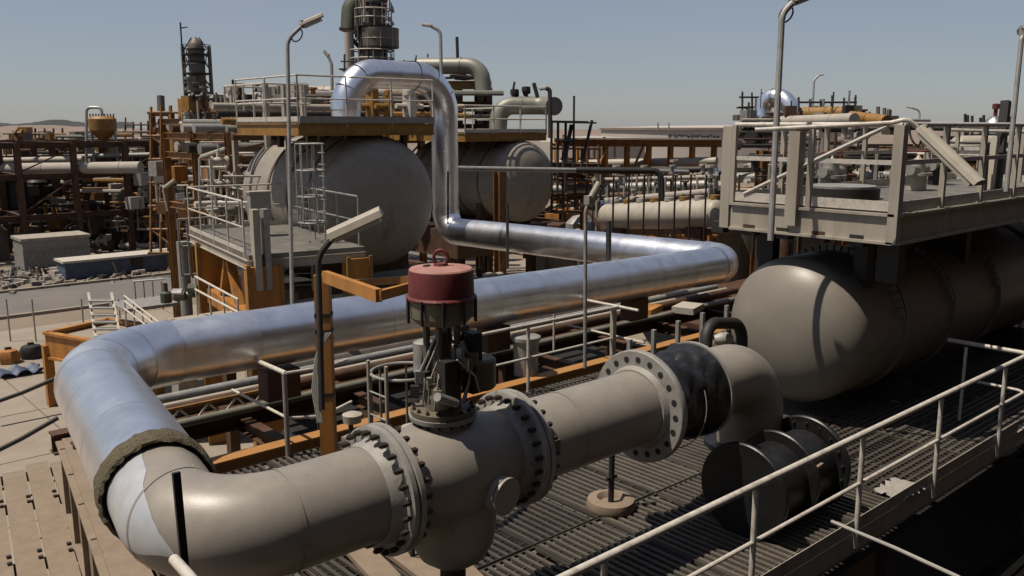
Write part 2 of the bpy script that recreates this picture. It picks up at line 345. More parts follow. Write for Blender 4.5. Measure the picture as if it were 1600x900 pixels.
def ridge(name, d0, u0, u1, ztop, m, seed, dd=60, zb=-4):
    random.seed(seed); b = MB(); n = 60; prev = None
    for k in range(n+1):
        u = u0+(u1-u0)*k/n; v = ztop(u)+random.uniform(-.6, .6)
        p = at(u, v, d0); q = at(u, 197, d0+dd)
        b.v += [(at(u, 300, d0-dd*.6)[0], at(u, 300, d0-dd*.6)[1], zb), tuple(p), (q[0], q[1], zb)]
        if k: 
            i = 3*k; b.f += [(i-3, i, i+1, i-2), (i-2, i+1, i+2, i-1)]
    return struct(b.build(name, m))
ridge('hill', 430, -200, 330, lambda u: 198-3*math.sin(u/40)+max(0, (u-240))*.12, 'hill', 3)
ridge('hill', 520, -200, 210, lambda u: 192-4*math.exp(-((u-95)/40)**2)+1.5*math.sin(u/17), 'hilldark', 4)
ridge('hill', 600, 300, 1900, lambda u: 205+2*math.sin(u/90), 'hill', 5)
random.seed(21)

# ------------------------------------------------------------------ the deck
DX0, DX1, DY0, DY1 = 2.75, 19.0, 4.02, 9.95
deck = struct(thing('deck', '', '', (10, 7, 0))); del deck['label'], deck['category']
def grating(wx, wy, along):
    b = MB(); pitch = .098
    if along == 'y':
        n = int(wx/pitch)
        for k in range(n): b.box((-wx/2+pitch*(k+.5), 0, -.02), (.042, wy-.012, .035))
        for k in range(int(wy/.2)): b.box((0, -wy/2+.2*(k+.5), -.02), (wx, .010, .012))
    else:
        n = int(wy/pitch)
        for k in range(n): b.box((0, -wy/2+pitch*(k+.5), -.02), (wx-.012, .042, .035))
        for k in range(int(wx/.1)): b.box((-wx/2+.1*(k+.5), 0, -.012), (.012, wy, .016))
    for y in (-1, 1): b.box((0, y*(wy/2-.006), -.021), (wx, .008, .04))
    for x in (-1, 1): b.box((x*(wx/2-.006), 0, -.021), (.008, wy, .04))
    return b.mesh('grating_panel', 'grate')
gy = grating(.96, 1.93, 'y'); gx = grating(1.93, .96, 'x'); GY = [gy]; GX = [gx]
for kk in (2, 3):
    for src, lst in ((gy, GY), (gx, GX)): c_ = src.copy(); c_.materials.clear(); c_.materials.append(M['grate%d' % kk]); lst.append(c_)
x = DX0
while x < DX1-.5:
    for j in range(3):
        if x > 9.0 and j == 0: continue
        inst('grating_panel', random.choice(GY), deck, (x+.49, DY0+.05+1.97*j+.97, random.uniform(-.004, .004)))
    x += .98
x = 9.62
while x < DX1-1:
    for j in range(2): inst('grating_panel', random.choice(GX), deck, (x+.97, DY0+.55+.985*j, random.uniform(-.004, .004)))
    x += 1.96
for yy in (DY0+.04, DY0+2.0, DY0+3.97, DY1-.04): MB().ibeam((DX0, yy, -.17), (DX1, yy, -.17), .1, .22).build('deck_beam', 'beige' if yy < 5 else 'greysteel', deck)
for xx in [DX0+1.96*k for k in range(9)]: MB().ibeam((xx, DY0+.1, -.175), (xx, DY1-.1, -.175), .1, .2).build('joist', 'greysteel', deck)
MB().box(((DX0+DX1)/2, (DY0+DY1)/2, -.42), (DX1-DX0, DY1-DY0, .02)).build('shade_plate', 'shade_black', deck)  # added black plate standing for the shade seen through the grating
MB().bar((DX0, DY0-.02, -.12), (13.1, DY0-.02, -.12), .02, .22).build('edge_channel', 'beige', deck)
for xx in (3.5, 9.5, 15.5):
    for yy in (DY0+.3, DY1-.3): MB().box((xx, yy, -2.2), (.3, .3, 3.5)).build('column', 'orange2', deck)
# added near-black floor on the near side, shade put into its colour
lf = struct(MB().box((10, .2, -1.6), (30, 7.2, .1)).build('shade_floor', 'shade_void'))

# front handrail
t = thing('handrail', 'long white handrail along the near deck edge, bent round at its far end', 'handrail', (8, 4, 0))
pts = [(1.0, 3.96), (13.15, 3.96), (13.15, 5.0)]
MB().tube(fillet([(1.0, 3.96, 1.1), (13.15, 3.96, 1.1), (13.15, 5.05, 1.1)], .14, 6), .032, 14).build('top_rail', 'white', t)
MB().tube(fillet([(1.0, 3.96, .56), (13.15, 3.96, .56), (13.15, 4.6, .56)], .14, 6), .02, 10).build('mid_rail', 'white', t)
for xx in (2.5, 4.45, 6.42, 8.38, 10.28, 12.28):
    MB().tube([(xx, 3.96, -.16), (xx, 3.96, 1.08)], .027, 12).build('post', 'white', t)
MB().tube([(12.95, 4.72, -.02), (12.95, 4.72, 1.08)], .023, 10).build('post', 'white', t)
MB().bar((2.75, 3.985, .075), (13.1, 3.985, .075), .008, .15).build('toe_board', 'beige', t)
t = thing('thin_pipe', 'thin pale pipe crossing under the front handrail into the dark lower level', 'pipe', at(1300, 815, 6.6))
MB().tube([at(1300, 815, 6.55), at(1400, 857, 5.95), at(1500, 903, 5.4)], .014, 8).build('pipe_run', 'cable', t)

# ------------------------------------------------------------------ grey process line (foreground)
LY, LZ, GR = 5.45, 1.42, .372
t = thing('elbow_pipe', 'large grey elbow pipe with bright primer patch between silver pipe and first flange', 'pipe', (2.6, 5.6, 0))
ep = fillet([(2.268, 6.929, LZ), (2.020, LY, LZ), (3.44, LY, LZ)], .78, 20)
MB().tube(ep, GR, 64).build('pipe_run', 'grey', t)
pp = [p for p in fillet([(2.268, 6.929, LZ), (2.020, LY, LZ), (3.44, LY, LZ)], .78, 20)]
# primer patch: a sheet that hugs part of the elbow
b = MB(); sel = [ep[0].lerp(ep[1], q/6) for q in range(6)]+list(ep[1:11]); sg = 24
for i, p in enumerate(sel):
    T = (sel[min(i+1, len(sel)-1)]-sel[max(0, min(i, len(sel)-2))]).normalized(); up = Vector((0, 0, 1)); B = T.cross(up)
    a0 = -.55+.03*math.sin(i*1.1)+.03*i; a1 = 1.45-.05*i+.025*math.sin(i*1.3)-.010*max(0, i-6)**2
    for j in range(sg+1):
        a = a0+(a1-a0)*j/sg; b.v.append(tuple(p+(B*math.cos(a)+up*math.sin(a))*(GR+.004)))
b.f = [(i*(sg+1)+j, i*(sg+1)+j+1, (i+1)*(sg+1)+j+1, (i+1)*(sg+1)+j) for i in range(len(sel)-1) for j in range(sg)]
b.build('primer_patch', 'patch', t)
for q, d in ((ep[4], ep[5]-ep[4]), (ep[20], ep[21]-ep[20])):
    MB().tube([q-d.normalized()*.012, q+d.normalized()*.012], GR+.006, 64, False).build('weld_seam', 'grey', t)
flange(t, (3.52, LY, LZ), (1, 0, 0), GR, .515, .055, 24)

t = thing('control_valve', 'tall control valve with red and olive drum actuator on the grey pipe', 'valve', (4.15, LY, 0))
body = MB().lathe((3.58, LY, LZ), (1, 0, 0), [(0, GR), (.12, GR+.005), (.3, GR+.05), (.58, GR+.09), (.85, GR+.05), (1.05, GR+.005), (1.22, GR)], 64).build('valve_body', 'grey', t)
MB().lathe((4.2, LY, LZ-.25), (0, 0, -1), [(0, .37), (.26, .37), (.40, .345), (.52, .28), (.60, .17), (.62, 0)], 48).build('bottom_pot', 'grey', t)
MB().lathe((4.12, LY, LZ+.2), (0, 0, 1), [(0, .27), (.08, .235), (.24, .23), (.27, .26)], 48).build('bonnet_neck', 'grey', t)
MB().lathe((4.2, LY, 0), (0, 0, 1), [(0, .2), (.03, .2), (.03, .11), (.6, .11)], 24).build('foot', 'dark', t)
for yy in (-1,):
    c = MB().lathe((4.35, LY+yy*.42, LZ-.14), (0.15, yy, -.05), [(-.05, .15), (.06, .15), (.06, .135), (.075, .13), (.075, 0)], 28).build('side_cap', 'grey', t)
    MB().lathe((4.35, LY+yy*.42, LZ-.14), (0.15, yy, -.05), [(.074, .155), (.1, .155), (.1, 0)], 28).build('side_cover', 'grey', t)
fl = MB().lathe((4.12, LY, LZ+.455), (0, 0, 1), [(0, .1), (0, .275), (.035, .28), (.035, 0)], 48).build('bonnet_flange', 'flange', t)
MB().lathe((4.12, LY, LZ+.495), (0, 0, 1), [(0, .1), (0, .265), (.04, .268), (.05, .2), (.05, 0)], 48).build('bonnet_cover', 'olive', t)
bm = hexmesh('bolt', 'bolt', .018, .15, .03)
for k in range(16):
    a = 2*math.pi*k/16; inst('bolt', bm, fl, (4.12+.24*math.cos(a), LY+.24*math.sin(a), LZ+.49), Vector((0, 0, 1)).to_track_quat('X', 'Z'))
MB().lathe((4.12, LY, LZ+.545), (0, 0, 1), [(0, .15), (.1, .14), (.12, .09), (.3, .085), (.3, .06), (.62, .05), (.62, 0)], 24).build('stem_packing', 'olive', t)
for a in (.5, 2.7, 3.9, 5.4):
    xx, yy = 4.12+.125*math.cos(a), LY+.125*math.sin(a); MB().tube([(xx, yy, LZ+.54), (xx, yy, LZ+1.22)], .028, 8).build('yoke_rod', 'olive', t)
MB().box((4.0, LY-.22, LZ+.82), (.12, .1, .34)).build('positioner', 'dark', t)
MB().box((4.33, LY-.12, LZ+.9), (.1, .14, .5)).build('bracket', 'dark', t)
MB().lathe((4.42, LY-.1, LZ+.66), (0, 0, 1), [(0, 0), (0, .12), (.02, .14), (.24, .14), (.26, .12), (.26, 0)], 24).build('air_volume', 'olive', t)
MB().lathe((4.12, LY+.25, LZ+.78), (0, 0, 1), [(0, 0), (0, .09), (.25, .09), (.27, .05), (.27, 0)], 16).build('filter_bowl', 'greysteel', t)
for s0, pth in enumerate([[(3.99, LY-.14, LZ+.98), (3.93, LY-.2, LZ+.85), (3.9, LY-.18, LZ+.6)], [(4.05, LY-.28, LZ+1.0), (4.2, LY-.32, LZ+.85), (4.3, LY-.25, LZ+.68)],
        [(4.0, LY-.1, LZ+1.1), (3.9, LY-.08, LZ+.9), (3.92, LY, LZ+.6)], [(4.22, LY-.14, LZ+1.1), (4.27, LY-.2, LZ+.9), (4.2, LY-.22, LZ+.75), (4.1, LY-.26, LZ+.62)]]):
    MB().tube(fillet(pth, .05, 4), .008, 6).build('air_line', 'cable' if s0 % 2 else 'greysteel', t)
for k in range(14):
    a = k*1.31; r1_ = .10+.02*(k % 5); z0_ = LZ+.58+.04*(k % 4); MB().tube(fillet([(4.12+r1_*math.cos(a), LY+r1_*math.sin(a), z0_), (4.12+(r1_+.05)*math.cos(a+.3), LY+(r1_+.05)*math.sin(a+.3), z0_+.2), (4.12+.11*math.cos(a+.9), LY+.11*math.sin(a+.9), z0_+.46)], .06, 4), .007+.004*(k % 3), 6).build('tubing', ('cable', 'dark', 'greysteel', 'bolt')[k % 4], t)
MB().tube([(4.02, LY-.3, LZ+.66), (3.78, LY-.38, LZ+.78)], .035, 10).build('solenoid', 'greysteel', t)
MB().lathe((3.98, LY-.16, LZ+.6), (0, 0, 1), [(0, 0), (0, .07), (.03, .08), (.16, .08), (.18, .03), (.18, 0)], 16).build('regulator', 'olivel', t)
for k in range(26):
    a = k*.77+.3; rr = .13+.03*(k % 5); MB().box((4.12+rr*math.cos(a), LY+rr*math.sin(a)-.04, LZ+.6+.07*(k % 9)), (.05+.02*(k % 3), .05, .04+.02*(k % 4)), a).build('fitting', ('greysteel', 'dark', 'olive')[k % 3], t)
AX, AZ = 4.12, LZ+1.23; AR = .262
dr = MB().lathe((AX, LY, AZ), (0, 0, 1), [(0, 0), (0, AR*.6), (.02, AR*.8), (.07, AR*.97), (.2, AR), (.2, 0)], 56).build('actuator_base', 'olivel', t)
MB().lathe((AX, LY, AZ+.202), (0, 0, 1), [(0, 0), (0, AR*1.06), (.018, AR*1.08), (.03, AR*1.05), (.035, AR*1.0)], 56).build('clamp_ring', 'red', t)
MB().lathe((AX, LY, AZ+.235), (0, 0, 1), [(0, AR*1.0), (.19, AR*.985), (.205, AR*.965)], 56).build('actuator_cover', 'red', t)
MB().lathe((AX, LY, AZ+.439), (0, 0, 1), [(0, AR*.966), (.012, AR*.93), (.028, AR*.5), (.032, 0)], 56).build('cover_top', 'redtop', t)
MB().lathe((AX, LY, AZ+.47), (0, 0, 1), [(0, .06), (.02, .055), (.025, 0)], 16).build('eye_boss', 'red', t)
MB().tube([(AX+.055*math.cos(k*math.pi/10)*.75, LY-.055*math.cos(k*math.pi/10)*.65, AZ+.535+.055*math.sin(k*math.pi/10)) for k in range(21)], .014, 8, False).build('lifting_eye', 'red', t)
MB().box((AX-.1, LY+.05, AZ+.468), (.06, .035, .02), .4).build('vent_plug', 'dark', t)
for k in range(10):
    a = k*2*math.pi/10+.35; MB().tube([(AX+AR*1.06*math.cos(a), LY+AR*1.06*math.sin(a), AZ+.03), (AX+AR*1.06*math.cos(a), LY+AR*1.06*math.sin(a), AZ+.225)], .013, 6).build('tie_rod', 'dark', dr)
flange(t, (4.86, LY, LZ), (1, 0, 0), GR, .515, .055, 24)

t = thing('pipe_spool', 'straight grey pipe spool between valve flange and black wrapped joint', 'pipe', (5.8, LY, 0))
MB().tube([(4.93, LY, LZ), (6.5, LY, LZ)], GR, 64, True).build('pipe_run', 'grey', t)
MB().tube([(5.45, LY, LZ), (5.47, LY, LZ)], GR+.005, 64, False).build('weld_seam', 'grey', t)
MB().box((5.05, LY-.365, LZ+.05), (.10, .02, .14)).build('name_plate', 'olive', t)
f = MB().lathe((6.5, LY, LZ), (1, 0, 0), [(0, GR), (0, GR+.02), (.06, GR+.05), (.06, .565), (.075, .575), (.13, .575), (.145, .565), (.145, GR)], 56).build('flange', 'flange', t)
hm = MB().lathe((0, 0, 0), (1, 0, 0), [(0, 0), (0, .032), (.006, .032), (.006, 0)], 12).mesh('bolt_hole', 'gasket')
for k in range(20):
    a = 2*math.pi*k/20; inst('bolt_hole', hm, f, (6.556, LY+.485*math.sin(a), LZ+.485*math.cos(a)))
# black wrapped joint
t = thing('wrapped_joint', 'pipe joint wrapped in torn black plastic sheet beside the open flange', 'pipe joint', (7.0, LY, 0))
b = MB(); random.seed(5); prof = []
sg = 64; ns = 14
for i in range(ns+1):
    xx = 6.655+.80*i/ns
    for j in range(sg):
        a = 2*math.pi*j/sg; rr = .50-.05*math.sin(i/ns*math.pi)+.02*math.sin(a*5+i*.9)+.014*math.sin(a*11-i*1.7)+.01*random.random()
        if i in (0, ns): rr = .50
        b.v.append((xx, LY+rr*math.sin(a), LZ+rr*math.cos(a)))
b.f = [(i*sg+j, i*sg+(j+1) % sg, (i+1)*sg+(j+1) % sg, (i+1)*sg+j) for i in range(ns) for j in range(sg)]
b.f += [tuple(range(sg))[::-1], tuple(ns*sg+j for j in range(sg))]
b.build('plastic_wrap', 'black', t)
MB().lathe((7.46, LY, LZ), (1, 0, 0), [(0, GR), (0, .515), (.05, .515), (.05, GR)], 48).build('flange', 'flange', t)
MB().tube([(7.0, LY+.53*math.sin(a*.1), LZ+.53*math.cos(a*.1)) for a in range(-12, -34, -1)], .006, 5).build('tie_wire', 'cable', t)
t = thing('elbow_pipe', 'grey elbow pipe turning down to the black drum, right of the wrapped joint', 'pipe', (8.6, LY, 0))
MB().tube(fillet([(7.52, LY, LZ), (8.62, LY, LZ), (8.62, LY, .35)], .8, 20), GR, 64).build('pipe_run', 'grey', t)
MB().lathe((8.62, LY, .5), (0, 0, 1), [(0, .3), (0, .52), (.06, .52), (.06, .38)], 40).build('flange', 'black', t)
# black drum under it
t = thing('black_drum', 'black plastic wrapped spool with round end discs lying on the deck under the elbow', 'drum', (8.3, 4.8, 0))
MB().lathe((7.5, 4.78, .44), (1, 0, 0), [(.06, 0), (.06, .40), (1.2, .40), (1.2, 0)], 40).build('barrel', 'black', t)
for xx, rr in ((7.48, .52), (8.12, .50), (8.72, .53)):
    MB().lathe((xx, 4.78, .46), (1, 0, 0), [(0, 0), (0, rr-.012), (.012, rr), (.05, rr), (.062, rr-.012), (.062, 0)], 56).build('disc', 'black', t)
bmx = hexmesh('bolt', 'bolt', .018, .12, .025)
for k in range(18):
    a = 2*math.pi*k/18; inst('bolt', bmx, t, (8.75, 4.78+.46*math.sin(a), .46+.46*math.cos(a)))
MB().box((8.3, 4.4, .62), (.26, .03, .03), .1).build('timber_wedge', 'board', t)
# support stool
t = thing('pipe_support', 'dark screw jack in a pale ring base plate just behind the straight grey spool', 'pipe support', (6.95, 6.11, 0))
MB().tube([(6.95, 6.11, .06), (6.95, 6.11, 1.1)], .033, 10).build('jack_screw', 'dark', t)
MB().lathe((6.95, 6.11, .0), (0, 0, 1), [(0, .05), (0, .27), (.03, .28), (.10, .26), (.115, .22), (.125, .16), (.10, .14), (.06, .12), (.05, 0)], 40).build('base_ring', 'board', t)
MB().box((6.95, 6.11, .35), (.16, .03, .03)).build('handle', 'dark', t)
# foreground bare post and handrail end
t = thing('dark_post', 'bare dark steel post sticking up in front of the big elbow', 'post', (1.35, 3.75, 0))
MB().bar(at(275, 738, 4.0), at(294, 905, 4.0)+Vector((0, 0, -.6)), .035, .02).build('flat_bar', 'dark', t)
t = thing('rail_end', 'open end of a white rail tube at the very bottom edge, beneath the big elbow', 'handrail', at(272, 872, 3.0))
MB().tube([at(272, 874, 3.0), at(300, 905, 2.85), at(330, 960, 2.6)], .019, 12).build('tube', 'white', t)

# ------------------------------------------------------------------ big silver insulated line
SR = .425
t = thing('silver_pipe', 'long shiny aluminium clad pipe looping round the deck and up over the grey drum', 'pipe', (10, 11, -2))
path = fillet([(2.205, 6.555, 1.42), (2.969, 11.12, 1.33), (16.55, 11.1, 1.2), (16.55, 21.6, 1.0), (16.55, 21.6, 5.65), (13.1, 21.6, 5.65), (13.1, 21.6, 3.6)], [1.25, .75, .62, 1.1, 1.1], 12)
# resample: straight runs in sheets of about a metre, bends in short gores
segs = []; cur = [path[0]]; L = 0
def cladsheet(pts, r0):
    pts = [Vector(p) for p in pts]
    MB().tube(pts, r0, 48, False, r0+.005).build('cladding_sheet', 'clad2' if random.random() < .35 else 'clad', t)
    d = (pts[-1]-pts[-2]).normalized(); q = pts[-1]
    MB().tube([q-d*.022, q+d*.004], r0+.008, 48, False).build('lap_band', 'clad2', t)
for a, b_ in zip(path, path[1:]):
    l = (b_-a).length
    if l < .35:
        cur.append(b_)
        if len(cur) >= 5: cladsheet(cur, .415); cur = [b_]
    else:
        if len(cur) > 1: cladsheet(cur, .415)
        n = max(1, round(l/1.1))
        for k in range(n): cladsheet([a.lerp(b_, k/n), a.lerp(b_, (k+1)/n)], .415 if a.y < 10.2 else (.405 if a.y < 14 else .40))
        cur = [b_]
# cut end: rock wool ring
LU = Vector((math.sin(R(9.5)), math.cos(R(9.5)), 0)); LS = Vector((math.cos(R(9.5)), -math.sin(R(9.5)), 0))
b = MB(); random.seed(8); sg = 72; prof = [(.18, .425), (.06, .438), (-.02, .442), (-.10, .432), (-.12, .41), (-.05, .385), (.1, .380)]
for i, (yy, rr) in enumerate(prof):
    for j in range(sg):
        a = 2*math.pi*j/sg; r2 = rr+random.uniform(-.008, .008); y2 = yy+random.uniform(-.018, .018)+.03*math.sin(3*a)
        b.v.append(tuple(Vector((2.218, 6.634, LZ))+LU*y2+LS*r2*math.sin(a)+Vector((0, 0, r2*math.cos(a)))))
b.f = [(i*sg+j, i*sg+(j+1) % sg, (i+1)*sg+(j+1) % sg, (i+1)*sg+j) for i in range(len(prof)-1) for j in range(sg)]
b.build('rock_wool_ring', 'wool', t)
MB().lathe((2.235, 6.732, LZ), LU, [(0, GR+.003), (0, .40)], 48).build('insulation_gap', 'gasket', t)
for p in (at(610, 127, 27.4),): MB().box(p, (.2, .2, .2)).build('vent_cap', 'dark', t)
for xx in (5.5, 9.5, 13.2):
    MB().box((xx, 11.1, .62), (.5, .3, .42)).build('pipe_shoe', 'orange2', t)
# ------------------------------------------------------------------ steel that carries the silver pipe
t = thing('pipe_bridge', 'ochre and brown steel pipe bridge under the long silver pipe behind the deck', 'pipe bridge', (9, 11.3, -4))
for yy, mm, zz in ((10.3, 'orange_lit', -.10), (12.1, 'orange2', -.1), (13.2, 'orange2', -.25)):
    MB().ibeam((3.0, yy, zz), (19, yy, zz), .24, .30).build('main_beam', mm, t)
for k in range(9):
    MB().ibeam((3.4+1.95*k, 10.5, -.2), (3.4+1.95*k, 13.1, -.2), .16, .22).build('cross_beam', 'orange2', t)
for k in range(5):
    for yy in (10.35, 13.2): MB().ibeam((3.6+3.8*k, yy, -4), (3.6+3.8*k, yy, -.34), .24, .24).build('column', 'orange2', t)
for zz, yy in ((-1.5, 10.35), (-1.5, 13.2)): MB().ibeam((3.2, yy, zz), (19, yy, zz), .18, .22).build('lower_beam', 'orange2', t)
for k in range(4): MB().bar((3.6+3.8*k, 10.3, -3.8), (7.4+3.8*k, 10.3, -.4), .09, .09).build('brace', 'orange2', t)
for k in range(7):                                    # lattice walkway truss seen behind the left rail
    MB().bar((3.1+.42*k, 11.9, .28), (3.31+.42*k, 11.9, .05), .02, .03).build('lattice', 'white', t)
    MB().bar((3.31+.42*k, 11.9, .05), (3.52+.42*k, 11.9, .28), .02, .03).build('lattice', 'white', t)
MB().bar((3.0, 11.9, .3), (6.1, 11.9, .3), .04, .04).build('truss_chord', 'yellow', t)
MB().bar((3.0, 11.9, .03), (6.1, 11.9, .03), .04, .04).build('truss_chord', 'yellow', t)
t = thing('shade_stage', 'added black plate standing for the shade under the silver pipe behind the deck', 'platform', (10, 15, -1.7))
MB().poly([(3.6, 10.15), (17.5, 10.15), (17.5, 21), (12.5, 21), (5.6, 12.9)], -1.74, -1.66).build('floor_plate', 'shade_black', t)  # shade below the pipe bridge painted as a black plate
for x_ in (6.4, 10, 17):
    for y_ in (10.6, 12.7): MB().box((x_, y_, -2.9), (.25, .25, 2.3)).build('leg', 'orange2', t)
# small lines lying on the pipe bridge
ln = [(11.75, .12, .06, 'greenpipe', 'thin grey green line'), (12.35, .14, .09, 'orange2', 'brown primed line'), (12.65, .12, .05, 'beige', 'thin beige line'), (12.95, .15, .07, 'greysteel', 'galvanised line')]
for yy, zz, rr, mm, nm in ln:
    pipe(nm+' lying on the pipe bridge behind the silver pipe', [(3.5, yy, zz), (18.6, yy, zz)], rr, mm)

# rear rails of the deck
t = thing('handrail', 'white handrail with grey end post in front of the middle of the silver pipe', 'handrail', (9.5, 9.9, 0))
MB().tube([(7.3, 9.9, 1.1), (11.35, 9.9, 1.1)], .026, 10).build('top_rail', 'white', t)
MB().tube([(7.3, 9.9, .56), (11.3, 9.9, .56)], .02, 10).build('mid_rail', 'white', t)
MB().tube([(9.2, 9.9, -.1), (9.2, 9.9, 1.08)], .028, 10).build('post', 'white', t)
MB().box((11.22, 9.9, .48), (.09, .07, 1.2)).build('post', 'beige', t)
t = thing('handrail', 'short white rail section running away from the deck edge under the silver pipe', 'handrail', (11.3, 10.6, 0))
MB().tube([(11.35, 9.45, 1.1), (11.35, 11.6, 1.1)], .026, 10).build('top_rail', 'white', t)
MB().tube([(11.35, 9.3, .56), (11.35, 11.2, .56)], .02, 10).build('mid_rail', 'white', t)
MB().tube([(11.35, 11.5, 0), (11.35, 11.5, 1.08)], .022, 10).build('post', 'white', t)
t = thing('handrail', 'white corner handrail left of the orange column, reaching back to the silver pipe', 'handrail', (5, 10, 0))
MB().tube([(5.02, 11.65, 1.1), (5.02, 9.95, 1.1)], .03, 10).build('top_rail', 'white', t)
MB().tube(fillet([(5.02, 9.95, 1.1), (5.6, 9.93, 1.08), (5.95, 10.0, 1.1)], .3, 5), .02, 8).build('curved_rail', 'white', t)
MB().tube([(5.02, 11.6, .5), (5.02, 9.95, .5)], .02, 8).build('mid_rail', 'white', t)
MB().tube(fillet([(5.02, 9.95, .5), (5.5, 9.93, .42), (6.0, 10.0, .5)], .3, 5), .02, 8).build('curved_rail', 'white', t)
MB().tube([(5.0, 9.95, -.1), (5.0, 9.95, 1.1)], .032, 10).build('post', 'greysteel', t)
# orange column and bent lamp
t = thing('orange_column', 'orange steel column with a channel bracket frame, standing behind the big elbow', 'column', (5.15, 8.95, 0))
cb = Vector((4.98, 8.85, 0)); ct = cb+Vector((0, 0, 2.52))
MB().box((cb.x, cb.y, 1.26), (.17, .17, 2.52), HEAD).build('column', 'orange', t)
rd = _r.copy(); fd = Vector((_f.x, _f.y, 0)).normalized()
cap = Vector((cb.x, cb.y, 2.50))
MB().bar(at(508, 432, 9.75), at(592, 462, 8.6), .07, .13).build('bracket_arm', 'orange', t)
MB().bar(at(592, 462, 8.6), at(648, 447, 9.1), .05, .10).build('bracket_arm', 'orange', t)
MB().bar(at(545, 443, 10.1), at(648, 436, 9.8), .05, .08).build('bracket_arm', 'orange', t)
for zz in (2.05, 1.86, 1.1): MB().box((cb.x, cb.y, zz), (.182, .182, .05), HEAD).build('dark_band', 'dark', t)
d0 = 9.9
def cp(u, v, d=9.78): return at(u, v, d)
lamp('bent_lamp', 'bent grey lamp with long twin tube head fixed on the orange column', [cp(503, 640), cp(497, 400), cp(520, 372)], cp(588, 342)-cp(518, 374), .62, 'dark', .035, .27, rad=.3, loop=False)
t = thing('cable_bundle', 'bundle of pale cables tied to the side of the orange column', 'cables', cp(500, 700))
for k in range(4): MB().tube(fillet([cp(508+k*3, 520), cp(493+k*2, 560-k*4), cp(488+k*3, 610), cp(497+k*2, 660)], .3, 4), .012, 6).build('cable', 'cable' if k % 2 else 'greysteel', t)
# caged ladder hoops beside it
t = thing('ladder_cage', 'grey hooped cage of a ladder dropping through the deck left of the valve', 'ladder', at(600, 640, 9.5))
c0 = Vector((6.15, 8.95, 0))
for zz in (1.12, .12):
    MB().tube([c0+Vector((.42*math.cos(a*math.pi/12), .42*math.sin(a*math.pi/12), zz)) for a in range(25)], .022, 8, False).build('hoop', 'greysteel', t)
for k in range(7):
    a = k*math.pi*2/7; MB().bar(c0+Vector((.42*math.cos(a), .42*math.sin(a), -.3)), c0+Vector((.42*math.cos(a), .42*math.sin(a), 1.12)), .03, .012).build('cage_bar', 'greysteel', t)
for s_ in (-.2, .2): MB().tube([c0+Vector((-.4, s_, -1.5)), c0+Vector((-.4, s_, 1.3))], .024, 8).build('side_rail', 'beige', t)
for k in range(8): MB().tube([c0+Vector((-.4, -.2, -1.2+.3*k)), c0+Vector((-.4, .2, -1.2+.3*k))], .012, 6).build('rung', 'greysteel', t)
# instrument stand near the valve
for (u, v, d, nm) in ((548, 660, 8.7, 'instrument stand with dangling tubing right of the orange column'), (640, 640, 8.3, 'small instrument stand with pale cap directly behind the valve stem')):
    t = thing('instrument_stand', nm, 'instrument', at(u, v, d)*1)
    p = at(u, v, d); MB().tube([(p.x, p.y, 0), (p.x, p.y, 1.35)], .025, 8).build('stand_pole', 'dark', t)
    MB().box((p.x, p.y, 1.05), (.16, .12, .22), .3).build('gauge_box', 'greysteel', t)
    MB().lathe((p.x+.02, p.y, 1.3), (0, 0, 1), [(0, 0), (0, .09), (.08, .1), (.1, .05), (.1, 0)], 16).build('cap', 'beige', t)
    for k in range(4):
        MB().tube(fillet([(p.x-.05+.04*k, p.y, 1.0), (p.x-.14+.09*k, p.y-.08, .7), (p.x-.1+.07*k, p.y+.03, .25), (p.x+.03*k, p.y, 0.02)], .1, 4), .011, 6).build('tubing', ('cable', 'dark')[k % 2], t)
# bucket-like cap post, small valves at deck edge, crate boards
t = thing('grey_can', 'grey cylindrical can with lid standing at the deck edge behind the middle handrail', 'canister', (9.6, 10.6, 0))
MB().lathe((9.75, 10.55, .05), (0, 0, 1), [(0, 0), (0, .2), (.6, .22), (.6, .25), (.66, .25), (.68, .2), (.68, 0)], 28).build('can_body', 'greysteel', t)
t = thing('u_pipe', 'dark u shaped pipe loop with small valve in front of the right vessel', 'pipe', at(1130, 560, 10.8))
MB().tube(fillet([at(1103, 585, 10.6), at(1103, 505, 10.6), at(1160, 505, 11.2), at(1158, 560, 11.2)], .22, 6), .075, 14).build('pipe_run', 'dark', t)
MB().tube([at(1095, 520, 11.4), at(1160, 540, 11.4)], .03, 8).build('brace', 'dark', t)
MB().lathe(at(1130, 530, 11.1), _r, [(-.12, .05), (-.04, .09), (.04, .09), (.12, .05)], 12).build('small_valve', 'cable', t)
# loose boards on deck under the elbow
random.seed(3)
for k, (u, v, a, lb) in enumerate(((565, 862, .2, 'pale loose timber board lying under the first flange, left one'), (640, 872, .3, 'pale loose timber board below the valve, middle one'), (715, 885, .15, 'dusty loose timber board below the valve pot, right one'))):
    p = at(u, v, 6.2); p = Vector((p.x, p.y, .03)); t0 = ((4.2-.05)/(-(_f+_r*((u-800)/FPX)+_u*(-(v-450)/FPX)).z)); p = at(u, v, t0)
    solo(MB().box((p.x, p.y, .035), (1.3, .26, .05), a+1.2).build('timber_board', 'board'), lb, 'board')
